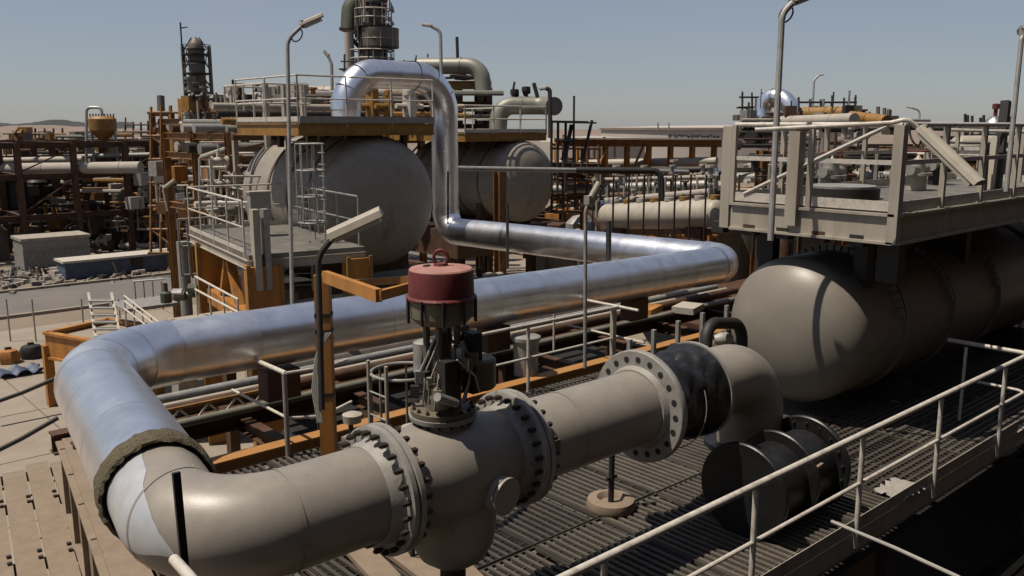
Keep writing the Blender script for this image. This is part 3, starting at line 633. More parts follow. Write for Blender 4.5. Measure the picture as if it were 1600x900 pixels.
# scraps on the deck
for (u, v, lb, s_) in ((1405, 768, 'crumpled pale rag on the grating beside the toe board', .28), (1390, 615, 'small pale scrap lying in shade under the right vessel, upper one', .12), (1402, 628, 'small pale scrap lying in shade under the right vessel, lower one', .11)):
    tt = 4.2/(-(_f+_r*((u-800)/FPX)+_u*(-(v-450)/FPX)).z); p = at(u, v, tt); b = MB(); n = 9
    for i in range(n):
        for j in range(n): b.v.append((p.x+(i/(n-1)-.5)*s_*2*(1+.15*math.sin(j*2)), p.y+(j/(n-1)-.5)*s_*1.3*(1+.2*math.sin(i*3)), .015+s_*.16*abs(math.sin(i*1.3+j*2.1))))
    b.f = [(i*n+j, (i+1)*n+j, (i+1)*n+j+1, i*n+j+1) for i in range(n-1) for j in range(n-1)]
    solo(b.build('rag', 'cable'), lb, 'rag')
# left end: edge girder, plank platform
A95 = R(9.5); ux = Vector((math.sin(A95), math.cos(A95), 0)); uy = Vector((math.cos(A95), -math.sin(A95), 0))
o0 = Vector((2.29, 8.39, 0))
t = thing('edge_girder', 'dusty beige plate girder closing the left end of the deck beneath the elbow', 'girder', (2.4, 8.4, -1))
MB().add([o0-ux*2.5+q for q in (Vector((0, 0, -1.0)), Vector((0, 0, -.02)), uy*.35+Vector((0, 0, -.02)), uy*.35+Vector((0, 0, -1.0)))]+[o0+ux*4.3+q for q in (Vector((0, 0, -1.0)), Vector((0, 0, -.02)), uy*.35+Vector((0, 0, -.02)), uy*.35+Vector((0, 0, -1.0)))],
    [(0, 1, 2, 3), (7, 6, 5, 4), (0, 4, 5, 1), (1, 5, 6, 2), (2, 6, 7, 3), (3, 7, 4, 0)]).build('web_plate', 'board', t)
for k in range(7): q = o0+ux*(-2.2+1.02*k)-uy*.03; MB().box((q.x, q.y, -.5), (.06, .02, .94), -A95).build('stiffener', 'board', t)
for z in (-.06, -.97): MB().bar(o0-ux*2.5-uy*.04+Vector((0, 0, z)), o0+ux*4.3-uy*.04+Vector((0, 0, z)), .08, .03).build('flange_strip', 'board', t)
bm = MB().box((0, 0, 0), (.05, .05, .05)).mesh('bolt_head', 'bolt')
t = thing('plank_platform', 'work platform of long pale bolted planks below the left elbow', 'platform', (2, 12.4, -1.2))
o1 = Vector((2.84, 10.18, -1.0))
for k in range(7):
    c = o1-uy*(.16+.33*k); y0, y1 = -3.5, 4.3+.12*math.sin(k*2.2)
    z = random.uniform(-.008, .008)
    b = MB(); a = c+ux*y0+Vector((0, 0, z)); e = c+ux*y1+Vector((0, 0, z)); b.bar(a, e, .303, .05); pl = b.build('plank', 'board', t)
    for s_ in (-2.2, -.6, 1.0, 2.9):
        for q in (-.1, .1): inst('bolt_head', bm, pl, c+ux*(s_+q)+uy*.12+Vector((0, 0, .03+z)))
for s_ in (-3, -1, 1, 3, 4.2): MB().bar(o1+ux*s_+Vector((0, 0, -.1))-uy*2.35, o1+ux*s_+Vector((0, 0, -.1)), .1, .12).build('bearer', 'orange2', t)
for s_ in (-3, 4.1):
    for q in (0, 2.3): p = o1+ux*s_-uy*q; MB().box((p.x, p.y, -2.6), (.12, .12, 2.85)).build('leg', 'orange2', t)
for k, (a, b_, rr) in enumerate((((-20, 772), (100, 727), .035), ((-20, 712), (90, 653), .06), ((-20, 633), (90, 590), .06), ((0, 800), (95, 745), .02))):
    dd = (17, 20, 24, 15.5)[k]
    pp_ = [at(a[0], a[1], dd), at((a[0]+b_[0])/2, (a[1]+b_[1])/2+2, dd+.6), at(b_[0], b_[1], dd+1.2)]
    o = MB().tube(pp_, rr, 8).build('hose', 'dark' if k != 0 else 'orange2')
    solo(o, ('brown bar along the far end of the plank platform', 'dark hose slung low over the yard, nearer of two', 'dark hose slung over the yard left of the elbow, farther of two', 'thin dark cable over the plank ends')[k], 'hose')
# ------------------------------------------------------------------ right vessel and platform over it
t = thing('pressure_vessel', 'big horizontal pressure vessel with domed end lying at the right under the white platform', 'vessel', (15, 6.5, 0))
VR, VY, VZ = 1.08, 6.55, 1.26
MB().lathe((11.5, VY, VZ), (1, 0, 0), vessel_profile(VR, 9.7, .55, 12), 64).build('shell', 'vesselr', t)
for xx in (12.6, 14.3, 16.2, 18.4): 
    MB().lathe((xx, VY, VZ), (1, 0, 0), [(0, VR-.01), (0, VR+.05), (.05, VR+.05), (.05, VR-.01)], 64).build('stiffening_ring', 'vesselr', t)
for xx in (13.2, 18.2):
    MB().box((xx, VY, .18), (.3, 1.9, .36)).build('saddle', 'dark', t)
hn = MB().box((0, 0, 0), (.09, .06, .10)).mesh('lug', 'vesselr')
for xx in (12.45, 14.15, 16.05):
    for k in range(26):
        a = R(-75+6*k); inst('lug', hn, t, (xx, VY+(VR+.03)*math.sin(a), VZ+(VR+.03)*math.cos(a)), Vector((0, math.sin(a), math.cos(a))).to_track_quat('Z', 'X'))
MB().box((11.07, 6.0, .98), (.03, .18, .03), .3).build('lifting_lug', 'dark', t)
for xx in (13.6, 15.4, 17.2):
    MB().tube([(xx, VY, VZ+VR-.1), (xx, VY, 2.62)], .14, 16).build('nozzle', 'dark', t)
t = thing('platform', 'white painted steel platform with guard rails above the right vessel', 'platform', (15, 7, 2.9))
PX0, PX1, PY0, PY1, PZ = 11.12, 19.1, 5.05, 7.52, 3.12
MB().box(((PX0+PX1)/2, (PY0+PY1)/2, PZ-.02), (PX1-PX0-.05, PY1-PY0-.05, .03)).build('deck_plate', 'platedk', t)
for a, b_ in (((PX0, PY0), (PX1, PY0)), ((PX1, PY0), (PX1, PY1)), ((PX1, PY1), (PX0, PY1)), ((PX0, PY1), (PX0, PY0))):
    MB().ibeam((a[0], a[1], PZ-.23), (b_[0], b_[1], PZ-.23), .13, .40).build('edge_beam', 'beige', t)
    MB().bar((a[0], a[1], PZ+.06), (b_[0], b_[1], PZ+.06), .012, .13).build('toe_board', 'white', t)
for k in range(1, 8): MB().ibeam((PX0+k, PY0+.07, PZ-.14), (PX0+k, PY1-.07, PZ-.14), .08, .18).build('joist', 'dark', t)
cr = [(PX0, PY0), (PX1, PY0), (PX1, PY1), (PX0, PY1), (PX0, PY0)]
for a, b_ in zip(cr, cr[1:]):
    MB().tube([(a[0], a[1], PZ+1.1), (b_[0], b_[1], PZ+1.1)], .033, 10).build('top_rail', 'white', t)
    MB().bar((a[0], a[1], PZ+.62), (b_[0], b_[1], PZ+.62), .02, .06).build('mid_rail', 'white', t)
    L = math.hypot(b_[0]-a[0], b_[1]-a[1]); n = round(L/1.45)
    for k in range(n): x_, y_ = a[0]+(b_[0]-a[0])*k/n, a[1]+(b_[1]-a[1])*k/n; MB().box((x_, y_, PZ+.51), (.07, .07, 1.16)).build('post', 'beige', t)
MB().box((PX0+.05, PY1+.12, PZ+.33), (.15, .15, 1.5)).build('corner_post', 'beige', t)
MB().box((PX0, PY0+.02, PZ+.33), (.13, .13, 1.5)).build('corner_post', 'beige', t)
MB().box((PX0-.02, PY0+1.45, PZ+.36), (.17, .17, 1.3)).build('corner_post', 'beige', t)
MB().tube([(PX0, PY0+.2, PZ+1.08), (PX0, PY1-.2, PZ+.1)], .03, 8).build('diagonal_rail', 'white', t)
for k in range(5): MB().box((PX0+.06, PY0+.5+.55*k, PZ-.42), (.16, .2, .16)).build('bearing_block', ('dark', 'orange2')[k % 2], t)
MB().tube([(PX0+1.6, PY0+1.6, PZ), (PX0+1.6, PY0+1.6, PZ+.16)], .55, 28).build('manway_cover', 'dark', t)
MB().lathe((PX0+1.6, PY0+1.6, PZ+.14), (0, 0, 1), [(0, 0), (0, .5), (.05, .5), (.06, 0)], 28).build('cover_plate', 'greysteel', t)
for xx in (PX0+.75, 15.3, 19.0):
    for yy in (VY-.75, VY+.75):
        MB().box((xx, yy, (PZ-.3+VZ+.7)/2), (.2, .2, PZ-.3-VZ-.7)).build('leg', 'dark', t)
    MB().box((xx, PY1-.1, 1.3), (.16, .16, 2.9)).build('leg', 'dark', t)
MB().box((PX0+.5, PY0+.25, PZ-.65), (.22, .3, .7)).build('bracket', 'dark', t)
# things standing on the platform
random.seed(31)
for k, (x_, y_, lb) in enumerate(((13.4, 7.2, 'dusty valve with black hose coil standing on the white platform, nearest its left corner'), (15.2, 6.6, 'squat relief valve on the white platform behind its front rail'), (17.0, 7.0, 'stub pipe with flange at the far part of the white platform'))):
    t = thing('valve', lb, 'valve', (x_, y_, PZ)); 
    MB().lathe((x_, y_, PZ+.0), (0, 0, 1), [(0, .16), (.25, .16), (.25, .24), (.3, .24), (.3, .12), (.5, .12), (.55, .04), (.62, 0)], 20).build('valve_body', ('greysteel', 'beige', 'dark')[k], t)
    MB().tube([(x_-.3, y_, PZ+.35), (x_+.3, y_, PZ+.35)], .09, 12).build('branch', 'greysteel', t)
    MB().tube([(x_+.16*math.cos(a*math.pi/8), y_+.16*math.sin(a*math.pi/8), PZ+.66) for a in range(17)], .014, 6, False).build('handwheel', 'red', t)
t = thing('cable_coil', 'black hose coil hanging inside the rails of the white platform', 'hose', at(1240, 270, 13.5))
p = at(1245, 272, 13.6)
MB().tube([p+_r*(.22*math.cos(a*.4))+Vector((0, 0, .12*math.sin(a*.4)+.01*a/6)) for a in range(40)], .03, 6).build('hose', 'dark', t)
t = thing('platform', 'dark rusty walkway stage beyond the white platform at the right edge', 'platform', (21, 5, 2.6))
platform(t, 19.8, 24, 3.6, 8.4, 2.75, 'dark', 'SW', rm='dark', deckm='dark')
t = thing('dark_post', 'black inclined strut standing at the far end of the white platform', 'post', at(1530, 340, 15))
MB().bar(at(1531, 345, 15), at(1539, 225, 15), .12, .12).build('post', 'dark', t)
t = thing('dark_post', 'tall black strut with broad top standing at the far end of the white platform', 'post', at(1560, 250, 15.5))
MB().bar(at(1556, 300, 15.5), at(1572, 158, 15.5), .14, .14).build('post', 'dark', t)
t = thing('beige_post', 'leaning beige post beside the tall black strut at right', 'post', at(1545, 300, 15.3))
MB().bar(at(1545, 305, 15.3), at(1556, 215, 15.3), .15, .1).build('post', 'beige', t)
MB().tube([at(1480, 203, 15.4), at(1602, 206, 15.4)], .03, 8).build('cross_rail', 'white', t)
# horizontal vessel far right
t = thing('horizontal_vessel', 'small beige horizontal vessel with round end behind the angled lamp at the right', 'vessel', at(1540, 230, 24))
a = at(1497, 230, 26); MB().lathe(a, Vector((.80, -.60, 0)), vessel_profile(.34, 8, .6), 32).build('shell', 'beige', t)
for k in (1, 4): q = a+Vector((.80, -.60, 0))*k; MB().box((q.x, q.y, q.z-2.3), (.3, .5, 4.0)).build('saddle', 'orange2', t)
t = thing('domed_tank', 'far silver domed top with red cap behind the small beige vessel', 'tank', at(1552, 205, 55))
q = at(1552, 212, 55); MB().lathe((q.x, q.y, -4), (0, 0, 1), [(0, .9), (q.z+4, .9), (q.z+4.5, .82), (q.z+4.95, .55), (q.z+5.2, .2), (q.z+5.2, 0)], 24).build('dome', 'cladband', t)
MB().lathe((q.x, q.y, q.z+1.15), (0, 0, 1), [(0, .12), (.5, .12), (.5, .22), (.8, .22), (.85, 0)], 12).build('cap', 'red', t)
for k in range(7):
    u = (1508, 1512, 1519, 1532, 1537, 1570, 1577)[k]; MB().tube([at(u, 215, 54), at(u, (178, 180, 181, 184, 180, 178, 182)[k], 54)], .09, 6).build('standpipe', 'dark', t)

# ------------------------------------------------------------------ lamps
def pl(u, v, d): return at(u, v, d)
lamp('street_lamp', 'tall grey lamp with long tube head and hanging loop, standing left of the grey drum', [pl(457, 500, 15.0), pl(449, 62, 15.0), pl(472, 40, 15.0)], pl(500, 32, 15.0)-pl(468, 46, 15.0), .40, 'greysteel', .035, .16, rad=.3)
lamp('street_lamp', 'tall grey lamp with broad head cut by the top edge, standing by the white platform', [pl(1204, 376, 11.65), pl(1222, 22, 11.6), pl(1240, 3, 11.6)], pl(1300, -18, 11.6)-pl(1236, 8, 11.6), .62, 'greysteel', .042, .24, rad=.25)
lamp('bent_lamp', 'lamp hanging over the white platform rail, its long beige head sloping down to the right', [pl(1180, 203, 11.2), pl(1392, 192, 10.6), pl(1418, 186, 10.5), pl(1440, 204, 10.5)], pl(1522, 288, 10.0)-pl(1438, 207, 10.5), .98, 'white', .028, .2, rad=.12)
lamp('street_lamp', 'slim lamp seen from behind, pale narrow head leaning over the deck middle', [pl(914, 575, 12.3), pl(915, 330, 12.0), pl(920, 315, 12.0)], pl(936, 287, 12.0)-pl(920, 316, 12.0), .30, 'greysteel', .026, .10, rad=.2, loop=False)
lamp('street_lamp', 'thin lamp with hooked top rising above the far loop pipe', [pl(690, 130, 44), pl(688, 48, 44), pl(674, 41, 44)], pl(672, 41, 44)-pl(680, 42, 44), .5, 'greysteel', .09, .25, rad=.7, loop=False)
lamp('street_lamp', 'thin lamp leaning left between tall lamp and tower scaffold', [pl(519, 140, 36), pl(518, 100, 36), pl(513, 88, 36)], pl(511, 85, 36)-pl(515, 90, 36), .3, 'greysteel', .07, .16, rad=.4, loop=False)
lamp('street_lamp', 'dark lamp with drooping round head beside the far drum platform', [pl(860, 215, 36), pl(859, 140, 36), pl(853, 138, 36)], pl(850, 139, 36)-pl(856, 138, 36), .3, 'dark', .09, .25, rad=.15, loop=False)
lamp('street_lamp', 'pale far lamp with curved top above the scaffold at right', [pl(1270, 165, 70), pl(1272, 125, 70), pl(1280, 118, 70)], pl(1284, 118, 70)-pl(1279, 119, 70), .4, 'greysteel', .08, .2, rad=.5, loop=False)
lamp('street_lamp', 'pale far lamp behind the arc of the hanging lamp', [pl(1437, 195, 80), pl(1437, 172, 80), pl(1425, 169, 80)], pl(1421, 168, 80)-pl(1427, 169, 80), .5, 'greysteel', .08, .2, rad=.5, loop=False)
lamp('street_lamp', 'lamp post cut by the right edge of the picture', [pl(1572, 300, 10.5), pl(1596, 62, 10.5), pl(1600, 52, 10.5)], pl(1620, 46, 10.5)-pl(1598, 56, 10.5), .5, 'greysteel', .03, .2, rad=.1, loop=False)
lamp('flood_lamp', 'pale long floodlight tilted up in front of the brown rack left of the grey drum', [pl(313, 330, 30), pl(312, 247, 30), pl(316, 246, 30)], pl(356, 233, 30)-pl(318, 246, 30), .85, 'greysteel', .05, .24, rad=.1, loop=False)
lamp('flood_lamp', 'small pale floodlight low on the brown scaffold at left', [pl(262, 330, 34), pl(255, 296, 34), pl(257, 294, 34)], pl(274, 281, 34)-pl(257, 294, 34), .5, 'greysteel', .04, .2, rad=.05, loop=False)

# ------------------------------------------------------------------ grey drum A with its platform
def drum(name, label, x, y, z, R_, L, axis, m='vessel', bands=4, seg=64):
    t = thing(name, label, 'vessel', (x, y, z-R_)); a = Vector(axis)
    MB().lathe((x, y, z), a, vessel_profile(R_, L, .5, 12), seg).build('shell', m, t)
    MB().lathe(Vector((x, y, z))+a*.02, a, [(0, R_), (0, R_+.012), (.05, R_+.012), (.05, R_)], seg).build('weld_seam', m, t)
    for k in range(bands):
        p = Vector((x, y, z))+a*(L*(k+.6)/bands)
        MB().lathe(p, a, [(0, R_), (0, R_+.03), (.09, R_+.03), (.09, R_)], seg).build('dark_band', 'tower', t)  # dark bands: shadow and rust tone put into the colour of raised rings
    for k in (.2, .8):
        p = Vector((x, y, z))+a*L*k; MB().box((p.x, p.y, z-R_*.75), (R_*1.7 if abs(a.y) > .5 else .35, .35 if abs(a.y) > .5 else R_*1.7, R_*.9)).build('saddle', 'orange2', t)
    return t
t = drum('grey_drum', 'large dusty grey horizontal drum facing the camera, under the middle platform', 12.95, 19.9, 2.22, 1.72, 4.4, (0, 1, 0))
for xx, yy in ((13.1, 21.6),): MB().lathe((xx, yy, 3.65), (0, 0, 1), [(0, .5), (.35, .5), (.35, .62), (.5, .62)], 24).build('nozzle', 'vessel', t)
t = thing('platform', 'rail fenced platform on ochre beams resting above the large grey drum', 'platform', (12.9, 22, 4.3))
platform(t, 10.5, 14.55, 19.5, 22.9, 4.31, 'yellow', 'SW', th=.3, rm='white', deckm='greysteel', rail_step=1.45)
MB().bar((10.5, 19.45, 4.36), (14.55, 19.45, 4.36), .04, .16).build('toe_plate', 'greysteel', t)
for xx in (11.6, 12.4, 13.4, 14.2):
    MB().box((xx, 20.4, 3.85), (.14, .14, .45)).build('stub', 'orange2', t); MB().box((xx, 22.6, 3.85), (.14, .14, .45)).build('stub', 'orange2', t)
for k, (u, v, m, w_, h_, lb) in enumerate(((582, 165, 'yellow', .5, .9, 'yellow valve actuator on the drum platform under the silver arch'), (608, 168, 'yellow', .3, .8, 'slim yellow valve stem right of the yellow actuator'), (640, 168, 'white', .5, .8, 'white junction cabinet at the right on the drum platform'))):
    q = at(u, v+15, 27.0); t = thing('valve', lb, 'valve' if k < 2 else 'cabinet', (q.x, q.y, 4.33))
    MB().box((q.x, q.y, 4.33+h_/2), (w_*.6, w_*.6, h_), .3).build('body', m, t); MB().lathe((q.x, q.y, 4.33+h_), (0, 0, 1), [(0, w_*.4), (.15, w_*.4), (.2, .05), (.3, 0)], 12).build('head', m, t)
    MB().tube([(q.x-.5, q.y, 4.8), (q.x+.5, q.y, 4.8)], .08, 8).build('side_pipe', m, t)
for k in range(5):
    solo(pipe('', [(15.6+.1*k, 24.2+.3*k, 3.9+.22*k), (10.9, 24.2+.3*k, 3.9+.22*k)], .10, ('orange2', 'greenpipe', 'yellow', 'dark', 'beige')[k]), ('brown', 'grey green', 'yellow', 'black', 'beige')[k]+' service pipe running behind the rails of the drum platform', 'pipe')
# ladder and open frame left of the drum platform
t = thing('access_frame', 'pale open access frame with rails left of the drum platform', 'frame', (11, 25, -4))
for (x_, y_) in ((11.9, 24.0), (12.5, 24.0), (11.9, 26.2), (13.1, 26.2), (13.1, 24.0)):
    MB().box((x_, y_, .7), (.15, .15, 9.4)).build('post', 'beige', t)
for z in (1.2, 4.3):
    MB().box((12.5, 25.1, z), (1.5, 2.7, .08)).build('landing', 'beige', t)
for z in (1.75, 2.3, 4.85, 5.4):
    for a, b_ in (((11.75, 23.8), (13.2, 23.8)), ((11.75, 23.8), (11.75, 26.4)), ((11.75, 26.4), (13.2, 26.4))): MB().tube([(a[0], a[1], z), (b_[0], b_[1], z)], .03, 6).build('rail', 'white', t)
for k in range(5): MB().tube([(11.75, 23.8+.65*k, 4.3), (11.75, 23.8+.65*k, 5.4)], .03, 6).build('rail_post', 'white', t)
for k in range(3): MB().bar((11.9+.02*k, 23.9, -3+2.4*k), (13.1, 23.9, -1+2.4*k), .06, .06).build('brace', 'beige', t)
t = thing('ladder', 'pale vertical ladder up to the drum platform', 'ladder', (10.9, 20.3, 0)); ladder(t, (10.8, 20.2, 0), (10.8, 20.2, 5.2), (1, -.6, 0), .5, 'beige')
# ochre module with rails in front left
t = thing('platform', 'galvanised railed landing on brown and ochre box columns left of the grey drum', 'platform', (8, 18, 1))
c0 = Vector((7.95, 17.15, 0)); LA, LB, LZ2 = 2.6, 5.4, 1.50
def W(a, q, z): v = c0+uy*a+ux*q; return Vector((v.x, v.y, z))
MB().add([W(a, q, z) for z in (LZ2-.06, LZ2+.04) for a, q in ((0, 0), (LA, 0), (LA, LB), (0, LB))], [(3, 2, 1, 0), (4, 5, 6, 7), (0, 1, 5, 4), (1, 2, 6, 5), (2, 3, 7, 6), (3, 0, 4, 7)]).build('deck_plate', 'platedk', t)
for a, b_ in ((W(0, 0, LZ2-.17), W(LA, 0, LZ2-.17)), (W(0, LB, LZ2-.17), W(0, 0, LZ2-.17)), (W(LA, LB, LZ2-.17), W(0, LB, LZ2-.17))): MB().ibeam(a, b_, .1, .2).build('edge_beam', 'beige', t)
railing(t, [tuple(W(LA, LB, 0))[:2], tuple(W(0, LB, 0))[:2], tuple(W(0, .3, 0))[:2]], LZ2+.05, 'white', step=1.2, mids=(.55,), toe=.1)
MB().box(W(.15, -.05, LZ2+.15), (.14, .26, 1.7), -A95).build('corner_post', 'beige', t); MB().box(W(.36, -.05, LZ2+.15), (.12, .26, 1.7), -A95).build('corner_post', 'greysteel', t)
for (a, q, w_) in ((.28, .1, .62), (.25, LB-.9, .6), (LA-.2, .1, .45)):
    p = W(a, q, -1.35); MB().box(p, (w_, .5, 5.3), -A95).build('column', 'orange', t)
    p = W(a-w_/2-.04, q-.26, -1.3); MB().box(p, (.08, .06, 5.3), -A95).build('column_edge', 'yellow', t)
    p = W(a+w_/2+.04, q-.26, -1.3); MB().box(p, (.08, .06, 5.3), -A95).build('column_edge', 'yellow', t)
MB().bar(W(.6, .15, .05), W(LA+1.2, .15, .05), .3, .45).build('beam', 'orange', t)
MB().bar(W(.2, .5, .0), W(.2, LB-1, .0), .3, .35).build('beam', 'orange', t)
MB().bar(W(.2, .6, -1.6), W(.2, 2.3, 1.1), .2, .12).build('brace', 'orange', t)
MB().bar(W(.2, LB-1.2, -1.6), W(.2, 2.5, 1.1), .2, .12).build('brace', 'orange', t)
t = thing('ladder_cage', 'slim galvanised ladder cage standing on the right part of the railed landing', 'ladder', W(1.9, 1.4, LZ2))
q = W(1.9, 1.4, LZ2)
for z in (.5, 1.1, 1.7, 2.3): MB().tube([q+Vector((.32*math.cos(a*math.pi/6), .32*math.sin(a*math.pi/6), z)) for a in range(13)], .02, 5, False).build('hoop', 'greysteel', t)
for k in range(7): MB().tube([q+Vector((.32*math.cos(k*.9), .32*math.sin(k*.9), .0 if k < 2 else .5)), q+Vector((.32*math.cos(k*.9), .32*math.sin(k*.9), 2.3))], .016, 5).build('cage_bar', 'greysteel', t)
for k in range(8): MB().tube([q+Vector((.3, -.15, .2+.27*k)), q+Vector((.3, .15, .2+.27*k))], .013, 5).build('rung', 'greysteel', t)
t = thing('handrail', 'low double rail along the right edge of the railed landing', 'handrail', W(LA, 2, LZ2))
railing(t, [tuple(W(LA-.05, .2, 0))[:2], tuple(W(LA-.05, LB, 0))[:2]], LZ2+.05, 'greysteel', step=1.3, toe=0)
t = thing('cabinet', 'small grey control cabinet on legs in the middle of the railed landing', 'cabinet', W(1.2, 3.2, LZ2))
MB().box(W(1.2, 3.2, LZ2+.75), (.5, .3, .7), -A95).build('body', 'greysteel', t); MB().box(W(1.2, 3.2, LZ2+1.12), (.56, .36, .04), -A95).build('hood', 'beige', t)
for s_ in (-.18, .18): MB().box(W(1.2+s_, 3.2, LZ2+.22), (.05, .05, .4)).build('leg', 'greysteel', t)
t = thing('handrail', 'sloping white stair rail beside the ochre box column', 'handrail', (7.2, 17, -1))
for q in (0, .5): MB().tube([at(305, 432+q*40, 19.5), at(372, 468+q*40, 17.8)], .025, 8).build('rail', 'white', t)
for k in range(4): p = at(305+22*k, 432+12*k, 19.5-.57*k); MB().tube([p, p-Vector((0, 0, 1.0))], .022, 6).build('post', 'white', t)
t = thing('cage', 'grey wire ladder cage standing far left of the ochre landing', 'cage', (9, 26, -4))
p = at(280, 380, 24)
for k in range(7): MB().tube([(p.x+.0+.25*k, p.y, p.z-.9), (p.x+.25*k, p.y, p.z+.65)], .025, 6).build('bar', 'greysteel', t)
for z in (-.9, -.1, .65): MB().tube([(p.x, p.y, p.z+z), (p.x+1.5, p.y, p.z+z)], .03, 6).build('rail', 'greysteel', t)
MB().tube([(p.x+.2, p.y+.3, -4), (p.x+.2, p.y+.3, p.z)], .16, 12).build('leg', 'greysteel', t)
t = thing('louvre_frame', 'small white slatted frame standing above the railed landing', 'frame', at(335, 280, 30))
p = at(335, 282, 30)
for k in range(5): MB().tube([p+_r*(-.42+.21*k)+Vector((0, 0, -.55)), p+_r*(-.42+.21*k)+Vector((0, 0, .45))], .04, 6).build('bar', 'white', t)
for z in (-.55, 0, .45): MB().tube([p+_r*-.45+Vector((0, 0, z)), p+_r*.45+Vector((0, 0, z))], .045, 6).build('rail', 'white', t)
MB().tube([p-Vector((0, 0, .5)), (p.x, p.y, -4)], .07, 8).build('leg', 'greysteel', t)
# manifold of valves around (330-470, 230-300)
random.seed(77)
colr = {'greysteel': 'galvanised', 'beige': 'beige', 'white': 'white', 'dark': 'black', 'greenpipe': 'grey green', 'orange2': 'brown', 'orange': 'orange', 'yellow': 'yellow'}
t = rack('pipe_rack', 'brown pipe rack just behind the railed landing, left of the grey drum', 13.4, 19.4, 3, 30, 36, 2, -4, (1.2, 3.2, 3.95), 'ochre2')
for k in range(9):
    zl = (1.2, 3.2, 3.95)[k % 3]; yy = 29.9+.62*k; rr = (.12, .2, .17)[k % 3]; mm = ('beige', 'greenpipe', 'greysteel', 'white', 'dark', 'beige', 'greenpipe', 'beige', 'orange2')[k]
    pipe(('straight', 'fat', 'thick')[k % 3]+' '+colr[mm]+' pipe on the '+('lowest', 'middle', 'top')[k % 3]+' tier of the brown rack behind the landing, '+('nearest', 'middle', 'farthest')[k//3], [(12.6+.1*k, yy+.4, zl+rr), (20-.3*k, yy+.4, zl+rr)], rr, mm)
def valve(x, y, z, s, m, label, group=None):
    t = thing('gate_valve', label, 'valve', (x, y, z), group)
    MB().lathe((x-s*.5, y, z), (1, 0, 0), [(0, s*.3), (s*.1, s*.3), (s*.1, s*.16), (s*.5, s*.28), (s*.9, s*.16), (s*.9, s*.3), (s, s*.3), (s, 0)], 14).build('valve_body', m, t)
    MB().lathe((x, y, z), (0, 0, 1), [(0, s*.16), (s*.6, s*.12), (s*.6, s*.05), (s*1.1, s*.03), (s*1.1, 0)], 10).build('stem', m, t)
    MB().tube([(x+s*.28*math.cos(a*math.pi/6), y+s*.28*math.sin(a*math.pi/6), z+s) for a in range(13)], s*.03, 5, False).build('handwheel', ('red', 'dark', 'greysteel')[int(x*7) % 3], t)
    return t
vl = []
for k in range(16):
    u = random.uniform(330, 480); v = random.uniform(240, 300) if k < 10 else random.uniform(300, 360); p = at(u, v, random.uniform(25, 28))
    vl.append((u, p.x, p.y, p.z, random.uniform(.4, .7), random.choice(['white', 'greysteel', 'beige', 'greenpipe'])))
vl.sort()
for k, (u, x_, y_, z_, s_, m_) in enumerate(vl): valve(x_, y_, z_, s_, m_, ORD[k]+' small '+colr[m_]+' valve in the tangled manifold by the grey drum, counted from left', 'valves in the manifold left of the grey drum')
t = thing('pipe_manifold', 'tangle of thin pale header pipes between the railed landing and the grey drum', 'manifold', (11, 24, -4))
for k in range(26):
    u = random.uniform(318, 470); d = random.uniform(24.5, 28.5); p = at(u, random.uniform(235, 330), d); h_ = random.uniform(.8, 2.6)
    if k % 2: MB().tube([p, p-Vector((0, 0, h_))], random.uniform(.02, .05), 6).build('riser', random.choice(['beige', 'greysteel', 'white']), t)
    else: MB().tube(fillet([p, p+_r*random.uniform(.6, 2.2), p+_r*1.5-Vector((0, 0, h_))], .15, 3), random.uniform(.02, .06), 6).build('header', random.choice(['beige', 'greysteel', 'white']), t)
for k in range(4): MB().box((11+.8*k, 25.4, -1.5), (.18, .18, 5.2)).build('leg', 'greysteel', t)

# ------------------------------------------------------------------ second drum, its platform and pipes above
t = drum('grey_drum', 'second grey horizontal drum half hidden behind the vertical silver pipe', 26.6, 29.1, 1.75, 1.80, 6.0, (0, 1, 0))
t = thing('platform', 'far railed platform above the second grey drum', 'platform', (25, 32, 4.0))
platform(t, 23.3, 28.0, 29.0, 36, 3.95, 'yellow', 'SEW', th=.35, rm='white', deckm='greysteel', rail_step=1.8, rr=.035)
for xx in (24.4, 25.6, 26.8): MB().box((xx, 29.8, 3.5), (.2, .2, .5)).build('stub', 'orange2', t)
pipe('grey pipe arch over the far platform with sooty valves on top', [at(778, 208, 41), at(780, 165, 41), at(852, 165, 41)+Vector((0, 0, 0)), at(866, 166, 40)], .42, 'greenpipe', 1.0, 20)
pipe('big dusty green loop pipe on the orange tower right of the silver arch', [at(655, 103, 46), at(752, 103, 45), at(756, 148, 45)], .42, 'greenpipe', 1.3, 20)
t = thing('steel_tower', 'orange brown steel tower carrying the green loop pipe', 'steel tower', at(735, 200, 46))
for u in (700, 716, 748, 762):
    p = at(u, 137, 46+(u % 3)*.8); MB().ibeam((p.x, p.y, -4), (p.x, p.y, p.z), .35, .35).build('column', 'orange2', t)
for v in (133, 165, 200, 240): a, b_ = at(694, v, 45.6), at(768, v, 45.6); b_.z = a.z; MB().ibeam(a, b_, .3, .42).build('beam', 'yellow' if v == 133 else 'orange2', t)
for v in (133, 200): a, b_ = at(694, v, 48), at(768, v, 48); b_.z = a.z; MB().ibeam(a, b_, .3, .42).build('beam', 'orange2', t)
t = thing('pipe_cluster', 'dark cluster of small pipes on the frame left of the green loop pipe', 'pipes', at(690, 130, 46))
random.seed(4)
for k in range(16): p = at(random.uniform(640, 745), random.uniform(108, 132), 46.5+random.random()*2); MB().tube([p, p+_r*random.uniform(.5, 1.8)+Vector((0, 0, random.uniform(-.1, .1)))], random.uniform(.06, .16), 6).build('pipe_run', random.choice(['dark', 'greysteel', 'dark', 'greenpipe']), t)
t = thing('ochre_column', 'ochre steel column with rusty foot in front of the second drum', 'column', at(781, 300, 33))
